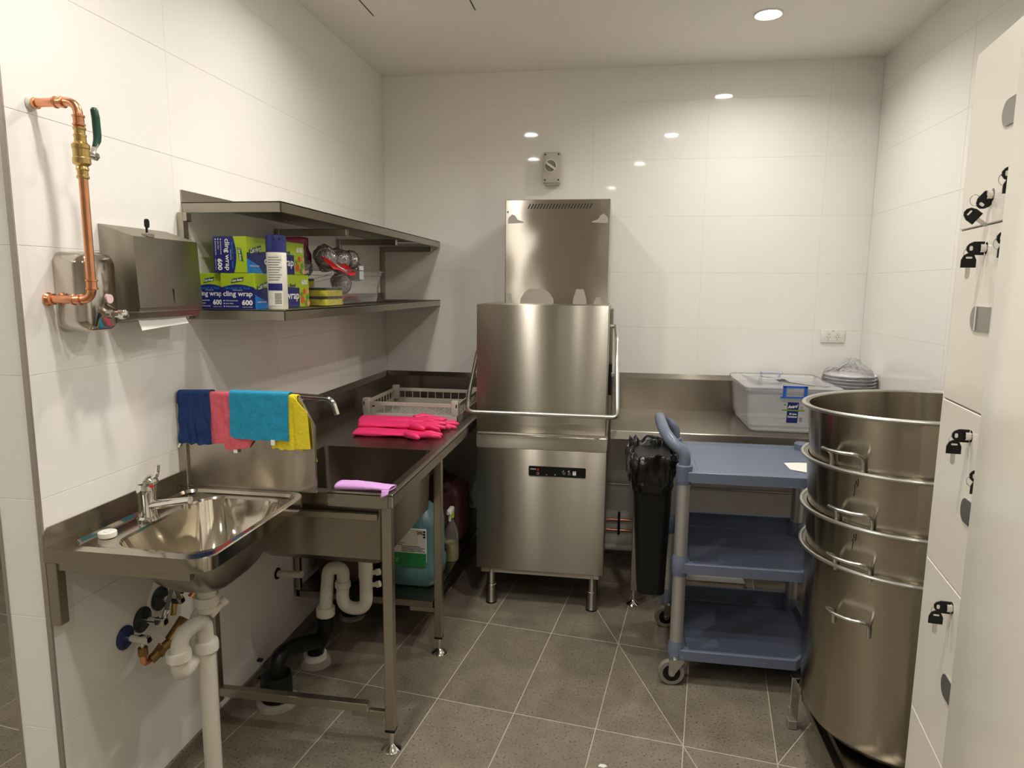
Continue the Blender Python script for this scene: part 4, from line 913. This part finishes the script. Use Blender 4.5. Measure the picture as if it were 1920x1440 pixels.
obj('hand_slot', MB().box(.335, .415, y0-.001, y0+.001, ZL+.010, ZL+.022, .0004), 'dark', t)

# gloves: a shaft, palm and five fingers each
def glove(label, loc, rz, flip, seed, zoff):
    t = thing('rubber_glove', label, 'glove', loc, rz, group='pink rubber gloves on the bench', world=False)
    def flat(p0, p1, w0, w1, h0, h1, n=10, cr=0.):
        R_ = []
        for i in range(n+1):
            s = i/n; c = Vector(p0).lerp(Vector(p1), s); dr = (Vector(p1)-Vector(p0)).normalized(); sd = Vector((-dr.y, dr.x, 0)).normalized()
            w_ = w0+(w1-w0)*s; h_ = h0+(h1-h0)*s; R_.append([c+sd*(w_*math.cos(q*PI/7))+Vector((0, 0, h_*math.sin(q*PI/7)+cr*math.sin(s*7+seed)*.4*math.cos(q*PI/7*1.5))) for q in range(14)])
        return R_
    obj('cuff', MB().loft(flat((-.22, 0, .011), (0, 0, .013), .066, .050, .017, .014, 12, .008)), 'pink', t, auto=80)
    obj('palm', MB().loft(flat((-.005, 0, .013), (.085, .002*flip, .014), .048, .046, .013, .013, 6)+flat((.095, .002*flip, .014), (.10, .002*flip, .014), .040, .020, .010, .004, 1)), 'pink', t, auto=80)
    for k, (y, L_, a_) in enumerate(((.038, .062, .22), (.013, .078, .07), (-.012, .072, -.10), (-.036, .055, -.30))):
        y *= flip; a_ *= flip
        tip = (.085+L_*math.cos(a_), y+L_*math.sin(a_), .016+.006*math.sin(seed+k*1.7))
        obj('finger', MB().tube([(.075, y, .014), (.085+L_*.35, y+L_*.35*math.sin(a_), .018), (.085+L_*.75*math.cos(a_), y+L_*.75*math.sin(a_), tip[2]), (tip[0], tip[1], tip[2]-.002), (tip[0]+.005, tip[1], tip[2]-.003)], [.0108, .0105, .0095, .0078, .003], 12), 'pink', t)
    obj('thumb', MB().tube([(.015, .030*flip, .014), (.045, .062*flip, .019), (.078, .075*flip, .016), (.088, .077*flip, .014), (.093, .078*flip, .014)], [.016, .0145, .0115, .008, .003], 12), 'pink', t)
    return t
glove('pink rubber glove, underneath and reaching farthest right', (.475, -.865, ZL+.001), .06, 1, 1, 0)
glove('pink rubber glove, on the bench nearest the sink', (.455, -1.055, ZL+.001), -.06, -1, 2.2, 0)
glove('pink rubber glove, lying across the top of the others', (.455, -.985, ZL+.024), -.03, -1, 4, 0)
glove('pink rubber glove, folded at the back next to the rack', (.43, -.915, ZL+.030), .10, 1, 5, 0)
# lilac cloth on the sink rim
t = thing('folded_cloth', 'folded lilac cloth lying on the front rim of the sink', 'cloth', (.57, -1.85, ZL))
def fc(u, v):
    a = v*2*PI; ycore = -1.842+.030*math.cos(a)*(1-.2*u); zc = ZL+.0165+(.0100-.004*u+.002*math.sin(5*u))*math.sin(a)
    return (.487+.18*u+.004*math.cos(a), ycore+.004*math.sin(4*u), zc+.0015*nz((u*4, v*3, 0), 3, 1))
obj('fabric', MB().grid(fc, 24, 20, .002), 'lilac', t, auto=180)
obj('loose_corner', MB().grid(lambda u, v: (.640+.024*u, -1.872-.010*v, ZL+.016-.024*v*(1-u*.5)), 4, 4, .002), 'lilac', t, auto=180)

# ------------------------------------------------------------------ trolley
t = thing('utility_trolley', 'blue-grey three-shelf plastic trolley on castors', 'trolley', (1.89, -1.035, 0))
tx0, tx1, ty0, ty1 = 1.592, 2.190, -1.302, -.765
def tray_pts(o):
    x0_, x1_, y0_, y1_ = tx0+.05-o, tx1+o, ty0-o, ty1+o
    return [(x0_, y0_), (2.064+o*.4, y0_), (x1_, ty0+.155+(-o)*.6), (x1_, y1_), (x0_, y1_)]
for k, (zt, lb) in enumerate(((.858, 0), (.497, 1), (.143, 2))):
    R4 = lambda o, z: [(x, y, z) for x, y in tray_pts(o)]
    fz = zt-.006 if k == 0 else zt-.075
    if k == 0:
        tr_ = obj('tray', MB().loft([R4(-.006, zt-.040), R4(0, zt-.040), R4(0, zt-.002), R4(-.003, zt), R4(-.028, zt), R4(-.034, zt-.009), R4(-.06, zt-.009)], False, M=None).loft([R4(-.006, zt-.040), R4(-.01, zt-.02), R4(-.06, zt-.02)], False), 'cart', t)
    else:
        tr_ = obj('tray', MB().loft([R4(-.006, zt-.040), R4(0, zt-.040), R4(0, zt-.002), R4(-.002, zt), R4(-.014, zt), R4(-.024, zt-.032), R4(-.06, zt-.034)], False).loft([R4(-.006, zt-.040), R4(-.06, zt-.040)], False), 'cart', t)
    c = [(x, y, zt-(.009 if k == 0 else .034)) for x, y in tray_pts(-.06)]; b = MB().raw(c, [tuple(range(5))]); obj('tray_floor', b, 'cart', t)
    if k:
        bk_ = obj('rear_ledge', MB().box(tx0+.06, tx1-.01, ty1-.022, ty1-.004, zt-.035, zt+.038, .003), 'cart', t)
    for x, y in ((1.620, -1.270), (1.620, -.800), (2.160, -1.120), (2.160, -.800)):
        sk = obj('post_socket', MB().lathe([(.028, zt-.055), (.030, zt-.048), (.031, zt+.012), (.028, zt+.018), (.0265, zt+.028), (.0265, zt+.028)] if k else [(.028, zt-.052), (.030, zt-.044), (.031, zt+.018), (.028, zt+.022)], 24, Matrix.Translation((x, y, 0))), 'cart', t)
        if x < 1.7: obj('socket_web', MB().box(x, x+.05, y-.028 if y < -1 else y-.006, y+.006 if y < -1 else y+.028, zt-.040, zt-.001, .002), 'cart', sk)
for x, y in ((1.620, -1.270), (1.620, -.800), (2.160, -1.120), (2.160, -.800)):
    obj('post', MB().cyl((x, y, .09), (x, y, .82), .0255, n=28), 'alu', t)
def caster(x, y, ang, rad=.052):
    c = obj('castor_wheel', MB().lathe([(.034, -.0125), (rad-.004, -.0125), (rad, -.006), (rad, .006), (rad-.004, .0125), (.034, .0125)], 32, Matrix.Translation((x, y, rad)) @ Matrix.Rotation(ang, 4, 'Z') @ Matrix.Rotation(PI/2, 4, 'X'), cap=False), 'rubber', t)
    obj('hub', MB().lathe([(.036, -.011), (.036, .011)], 28, Matrix.Translation((x, y, rad)) @ Matrix.Rotation(ang, 4, 'Z') @ Matrix.Rotation(PI/2, 4, 'X')), 'black', c)
    Mf = Matrix.Translation((x, y, rad)) @ Matrix.Rotation(ang, 4, 'Z') @ Matrix.Rotation(PI/2, 4, 'X')
    b = MB()
    for s in (-1, 1): b.prism([(-.013, 0), (-.009, -.010), (0, -.013), (.009, -.010), (.013, 0), (.045, .048), (.045, .056), (-.012, .056)], .0022, Mf @ Matrix.Translation((0, 0, s*.0165-.001)))
    b.box(-.012, .045, .053, .057, -.017, .018, M=Mf); b.cyl(Mf @ Vector((.014, .057, 0)), Mf @ Vector((.014, .066, 0)), .013)
    obj('fork', b, 'zinc', c); obj('axle', MB().cyl(Mf @ Vector((0, 0, -.021)), Mf @ Vector((0, 0, .021)), .005, n=10), 'chrome', c)
caster(1.603, -1.300, .05); caster(1.612, -.840, .2); caster(2.160, -1.110, .3); caster(2.160, -.81, -.2)
hd = [(1.620, -1.270, .872), (1.620, -1.270, .925), (1.575, -1.255, .955), (1.548, -1.20, .985), (1.540, -1.10, 1.000), (1.540, -.98, 1.000), (1.548, -.88, .985), (1.575, -.815, .955), (1.620, -.800, .925), (1.620, -.800, .872)]
obj('push_handle', MB().tube(rod(hd, .035, 4), .0225, 16), 'cart', t, auto=50)
# note on the tray
t = thing('paper_note', 'white paper corner lying on the trolley top shelf', 'paper', (2.09, -1.1, .85))
obj('sheet', MB().grid(lambda u, v: (2.028+.16*u, -1.16+.17*u*0+.10*v+(-.10)*u*(1-v)*1.0, .8515+.004*math.sin(3*u)*v), 6, 6, .0006), 'paper', t)

# bin hanging at the trolley end
t = thing('waste_bin', 'tall black bin hung on the trolley end, lined with a black bag', 'bin', (1.50, -1.03, .30))
RB = lambda o, z, dx=0: [(x+dx, y, z) for x, y in rrect(1.425+o, 1.588-o*.3, -1.215+o, -.885-o, .03, 4)]
obj('body', MB().loft([RB(.045, .300), RB(.040, .305), RB(.004, .86)], True), 'black', t)
def lf(u, v):
    a = 2*PI*u; sx_, sy_ = abs(math.cos(a))**.6*(1 if math.cos(a) > 0 else -1), abs(math.sin(a))**.6*(1 if math.sin(a) > 0 else -1)
    prof = [(0, 1.0, .745), (.35, 1.08, .80), (.6, 1.13, .862), (.72, 1.08, .893), (.82, .95, .885), (1, .80, .80)]
    for (v0, r0, z0), (v1, r1, z1) in zip(prof, prof[1:]):
        if v <= v1: q = (v-v0)/(v1-v0); r = r0+(r1-r0)*q; z = z0+(z1-z0)*q; break
    n_ = nz((math.cos(a)*1.5, math.sin(a)*1.5, v*1.2), 2.4, 3)*.16+nz((math.cos(a)*4, math.sin(a)*4, v*2), 2.5, 6)*.07
    r *= 1+n_*(.4+v); z += (.035*nz((math.cos(a)*2, math.sin(a)*2, 0), 2, 8))*(v > .2)
    return (1.507+.088*r*sx_, -1.05+.172*r*sy_, z)
obj('bin_liner', MB().grid(lf, 90, 30), 'blackbag', t, auto=180)
obj('tie_end', MB().grid(lambda u, v: (1.615+.03*u, -1.235+.02*v, .80-.10*v+.01*math.sin(9*u)), 6, 8, .002), 'blackbag', t, auto=180)

# ------------------------------------------------------------------ pots and their stand
pc = Vector((2.292, -1.698, .20)); axd = Vector((-.037, .019, 1)).normalized(); RP = .326
Rm = Vector((0, 0, 1)).rotation_difference(axd).to_matrix().to_4x4(); MP = Matrix.Translation(pc) @ Rm
zr = [1.003, .845, .689, .561]
names_ = ['tall stainless stock pot on top of the stack', 'tall stainless stock pot, second from the top of the stack', 'tall stainless stock pot, third from the top of the stack', 'tall stainless stock pot at the bottom of the stack']
for k in range(4):
    t = thing('stock_pot', names_[k], 'pot', MP @ Vector((0, 0, zr[k]-.56)), group='stacked stainless stock pots')
    z1 = zr[k]; zb = .0 if k == 3 else z1-.50; rb = RP-.022-(.004+.003*(2-k) if k < 3 else 0); tap = .0
    rbt = RP-.018
    if k == 3: pr_ = [(.0005, .004), (rbt-.05, .0), (rbt-.022, .008), (rbt-.006, .03), (rbt, .07), (rbt, z1-.004), (RP-.006, z1-.002), (RP-.006, z1), (rbt-.003, z1-.001), (rbt-.003, .06), (.0005, .03)]
    else: pr_ = [(rbt-.04, zb), (rbt-.030, zb+.02), (rbt-.022, zb+.10), (rbt-.006, z1-.16), (rbt, z1-.05), (rbt, z1-.004), (RP-.006, z1-.002), (RP-.006, z1), (rbt-.003, z1-.001), (rbt-.009, z1-.16), (rbt-.04, zb+.10), (.0005, zb+.10)]
    obj('shell', MB().lathe(pr_, 128, MP, cap=False), 'sspot', t, auto=50)
    obj('rolled_rim', MB().tube([MP @ Vector(((RP-.005)*math.cos(2*PI*q/96), (RP-.005)*math.sin(2*PI*q/96), z1-.001)) for q in range(96)], .0062, 10, closed=True), 'zinc', t)
    a0, a1 = ((-156, -137), (-151, -131.5), (-151, -131.5), (-151, -131))[k]
    za = (.875, .712, .572, .408)[k]
    for rot in (0, 180):
        A0, A1 = math.radians(a0+rot), math.radians(a1+rot); Am = (A0+A1)/2
        def pp(a, r, z): return MP @ Vector((r*math.cos(a), r*math.sin(a), z))
        rr = rbt-.001
        zup = .028
        pth = [pp(A0, rr+.004, za-.028), pp(A0, rr+.006, za+zup*.4), pp(A0-.0, rr+.040, za+zup), pp(A0*.7+A1*.3, rr+.052, za+zup), pp(A0*.3+A1*.7, rr+.052, za+zup), pp(A1, rr+.040, za+zup), pp(A1, rr+.006, za+zup*.4), pp(A1, rr+.004, za-.028)]
        obj('handle', MB().tube(rod(pth, .014, 4), .0052, 10), 'zinc', t)
    if k in (1, 2):
        wr_ = []
        aa = math.radians(-141)
        P3 = lambda du, dv: MP @ Vector(((rbt+.001)*math.cos(aa+du), (rbt+.001)*math.sin(aa+du), z1-.02-dv))
        b = MB()
        for st in ([(.004, .004), (.004, .016)], [(.022, .0), (.026, .008), (.016, .014)], [(-.004, .018), (-.010, .024), (-.002, .026), (-.014, .050)], [(.030, .012), (.012, .022)]): b.tube([P3(*q) for q in st], .0008, 4)
        obj('marker_scrawl', b, K['ink2'], t)
t = thing('pot_stand', 'low stainless steel stand under the stack of pots', 'stand', (2.28, -1.75, 0))
for x, y in ((2.008, -1.500), (2.03, -2.06), (2.57, -1.46), (2.58, -2.1)):
    lg = obj('leg', MB().box(x-.014, x+.014, y-.014, y+.014, .02, .196 if y > -1.6 else .15, .002), 'chrome', t); obj('foot', MB().box(x-.016, x+.016, y-.016, y+.016, 0, .035, .003), 'rubber', lg)
obj('side_rail', MB().box(2.028, 2.056, -2.30, -1.52, .118, .144, .002), 'ssbench', t)
obj('side_rail', MB().box(2.55, 2.578, -2.10, -1.46, .118, .144, .002), 'ssbench', t)
for y in (-1.52, -2.02): obj('cross_rail', MB().box(2.02, 2.60, y-.012, y+.012, .144, .168, .002), 'ssbench', t)
obj('support_plate', MB().box(2.05, 2.56, -2.0, -1.48, .168, .174), 'ssbench', t)

# ------------------------------------------------------------------ lockers on the right
LT = -.1309
t = thing('locker_bank', 'white six-tier locker bank with keys hanging from its locks', 'locker', (2.0, -2.378, 0), LT, world=False)
tops = [1.972, 1.653, 1.331, 1.003, .673, .345, .03]
obj('carcass', MB().box(.006, .50, -.415, 0, .02, 1.975, .001), 'lockpanel', t)
obj('side_stile', MB().box(-.0005, .008, -.0125, 0, .02, 1.966, .0005), 'lockpanel', t)
def key_set(d, y, z, mode, nm):
    """cylinder lock with a key in it and a second key hanging on the ring"""
    lk = obj('lock', MB().lathe([(.0115, 0), (.0115, .004), (.008, .005), (.008, .013), (.006, .014)], 20, frameM((-.0, y, z), (0, -1, 0), (0, 0, 1))), 'chrome', d)
    return lk
def key(label, y, z, rot, x=-.006, hang=False, tilt=0.):
    k_ = thing('locker_key', label, 'key', t.matrix_basis @ Vector((x, y, z)) if False else LM @ Vector((x, y, z)), LT+rot, group='keys in the locker locks', world=False)
    # local: key plane x-z, blade along +x (into the lock) or down
    Mt = Matrix.Rotation(tilt, 4, 'Y')
    head = rrect(-.026, .0, -.011, .011, .010, 5)
    if hang: Mh = Mt @ Matrix(((0, -1, 0, 0), (0, 0, 1, 0), (-1, 0, 0, 0), (0, 0, 0, 1)))
    else: Mh = Mt @ Matrix(((1, 0, 0, 0), (0, 0, 1, 0), (0, 1, 0, 0), (0, 0, 0, 1)))
    if hang:
        obj('head', MB().prism([(-.0115, 0), (.0115, 0), (.0115, .013), (.008, .021), (.003, .0245), (-.003, .0245), (-.008, .021), (-.0115, .013)], .003, Mt @ Matrix(((1, 0, 0, 0), (0, 0, 1, -.0015), (0, 1, 0, 0), (0, 0, 0, 1)))), 'black', k_)
        obj('hole', MB().prism(rrect(-.005, .005, .0155, .0185, .0014, 3), .0036, Mt @ Matrix(((1, 0, 0, 0), (0, 0, 1, -.0018), (0, 1, 0, 0), (0, 0, 0, 1)))), 'lpaper', k_)
        obj('blade', MB().prism([(-.0035, 0), (.0035, 0), (.0032, -.006), (.0042, -.008), (.003, -.011), (.004, -.014), (.002, -.0185), (0, -.020), (-.003, -.017)], .0016, Mt @ Matrix(((1, 0, 0, 0), (0, 0, 1, -.0008), (0, 1, 0, 0), (0, 0, 0, 1)))), 'zinc', k_)
    else:
        obj('head', MB().prism([(0, -.0115), (0, .0115), (-.016, .0115), (-.023, .008), (-.0265, .003), (-.0265, -.003), (-.023, -.008), (-.016, -.0115)], .003, Mt @ Matrix(((1, 0, 0, 0), (0, 0, 1, -.0015), (0, 1, 0, 0), (0, 0, 0, 1)))), 'black', k_)
        obj('hole', MB().prism(rrect(-.0225, -.0175, -.004, .004, .002, 3), .0036, Mt @ Matrix(((1, 0, 0, 0), (0, 0, 1, -.0018), (0, 1, 0, 0), (0, 0, 0, 1)))), 'lpaper', k_)
        obj('blade', MB().box(0, .012, -.0008, .0008, -.0035, .0035, M=Mt), 'zinc', k_)
        obj('ring', MB().tube([Vector((-.0225+.0075*math.cos(q*PI/8), .0008*math.sin(q), -.0085+.0095*math.sin(q*PI/8))) for q in range(16)], .0006, 5, closed=True), 'chrome', k_)
    return k_
LM = Matrix.Translation((2.0, -2.378, 0)) @ Matrix.Rotation(LT, 4, 'Z')
ordn = ('topmost', 'second', 'third', 'fourth', 'fifth', 'lowest')
locks = {0: (-.156, 1.702), 1: (-.152, 1.613), 2: (-.176, 1.287), 3: (-.176, .966)}
hands = {0: (-.168, 1.828, .050), 1: (-.121, 1.492, .085), 2: (-.172, 1.157, .050), 3: (-.169, .820, .050)}
for k in range(6):
    d = obj('door', MB().box(-.004, .006, -.400, -.0145, tops[k+1]+.0015, tops[k]-.0015, .0012), 'locker', t)
    if k in locks:
        y, z = locks[k]; key_set(d, y, z, 0, 0)
        key('black-headed key sitting in the %s locker lock' % ordn[k], y-.0, z, 0, tilt=0 if k else -.9)
        key('black-headed spare key hanging below the %s locker lock' % ordn[k], y-.001, z-.033, 0, x=-.028, hang=True, tilt=0 if k else .75) if k else key('black-headed spare key hanging below the topmost locker lock', y, z-.040, 0, x=-.022, hang=True, tilt=-.9)
        y, z, wd = hands[k]
        n_ = 10; hh = .0215
        pl = [(y-wd, z-hh), (y-wd, z+hh)]+[(y-.02+.02*math.sin(q*PI/n_), z+hh*math.cos(q*PI/n_)) for q in range(n_+1)]
        obj('cup_handle', MB().prism([(-a_, b_) for a_, b_ in pl], .0022, frameM((-.0042, 0, 0), (0, -1, 0), (0, 0, 1))), 'handle', d)
        obj('handle_lip', MB().box(-.0085, -.004, y-wd*.35, y-wd*.30, z-hh*.98, z+hh*.98, .001), 'chrome', d) if k == 1 else None
# nearer cabinet, seen from its side
LM2 = Matrix.Translation((1.858, -2.808, 0)) @ Matrix.Rotation(LT, 4, 'Z')
t2 = thing('tall_cabinet', 'tall plain white cabinet standing nearest at the right edge', 'cabinet', (1.856, -2.812, 0), LT, world=False)
obj('door', MB().box(0, .0115, -.60, 0, .02, 2.02, .003, 2), 'locker', t2)
obj('side_panel', MB().box(.0150, .50, -.60, -.003, .0, 2.02, .001), 'lockpanel', t2)
# spare keys half hidden behind the cabinet edge
for y, z, n_ in ((-.285, 1.718, 'topmost'), (-.292, 1.621, 'second'), (-.288, 1.243, 'third')):
    obj('lock', MB().lathe([(.0115, 0), (.0115, .004), (.008, .005), (.008, .013)], 20, frameM((-.004, y, z), (0, -1, 0), (0, 0, 1))), 'chrome', [c_ for c_ in t.children if c_.name.startswith('door')][0])
    key('black-headed key half hidden by the cabinet edge, %s of these' % n_, y, z, 0, x=-.010)
    key('black-headed hanging key half hidden by the cabinet edge, %s of these' % n_, y, z-.030, 0, x=-.022, hang=True)

# floor bits
solo('paper_scrap', MB().raw([(0, 0, .001), (.018, -.004, .001), (.030, .004, .001), (.022, .012, .0015), (.006, .012, .001)], [(0, 1, 2, 3, 4)]), 'paper', 'small white scrap on the floor at the bottom edge', 'scrap', (0, 0, 0))
bpy.data.objects['paper_scrap'].location = (1.335, -1.815, 0)
t = thing('flat_carton', 'flat brown carton lying under the right bench', 'carton', (1.9, -.30, 0))
obj('board', MB().box(1.74, 2.03, -.42, -.10, .001, .05, .002), 'card', t)
obj('top_flap', MB().box(1.735, 2.035, -.425, -.26, .051, .053), 'lpaper', t)
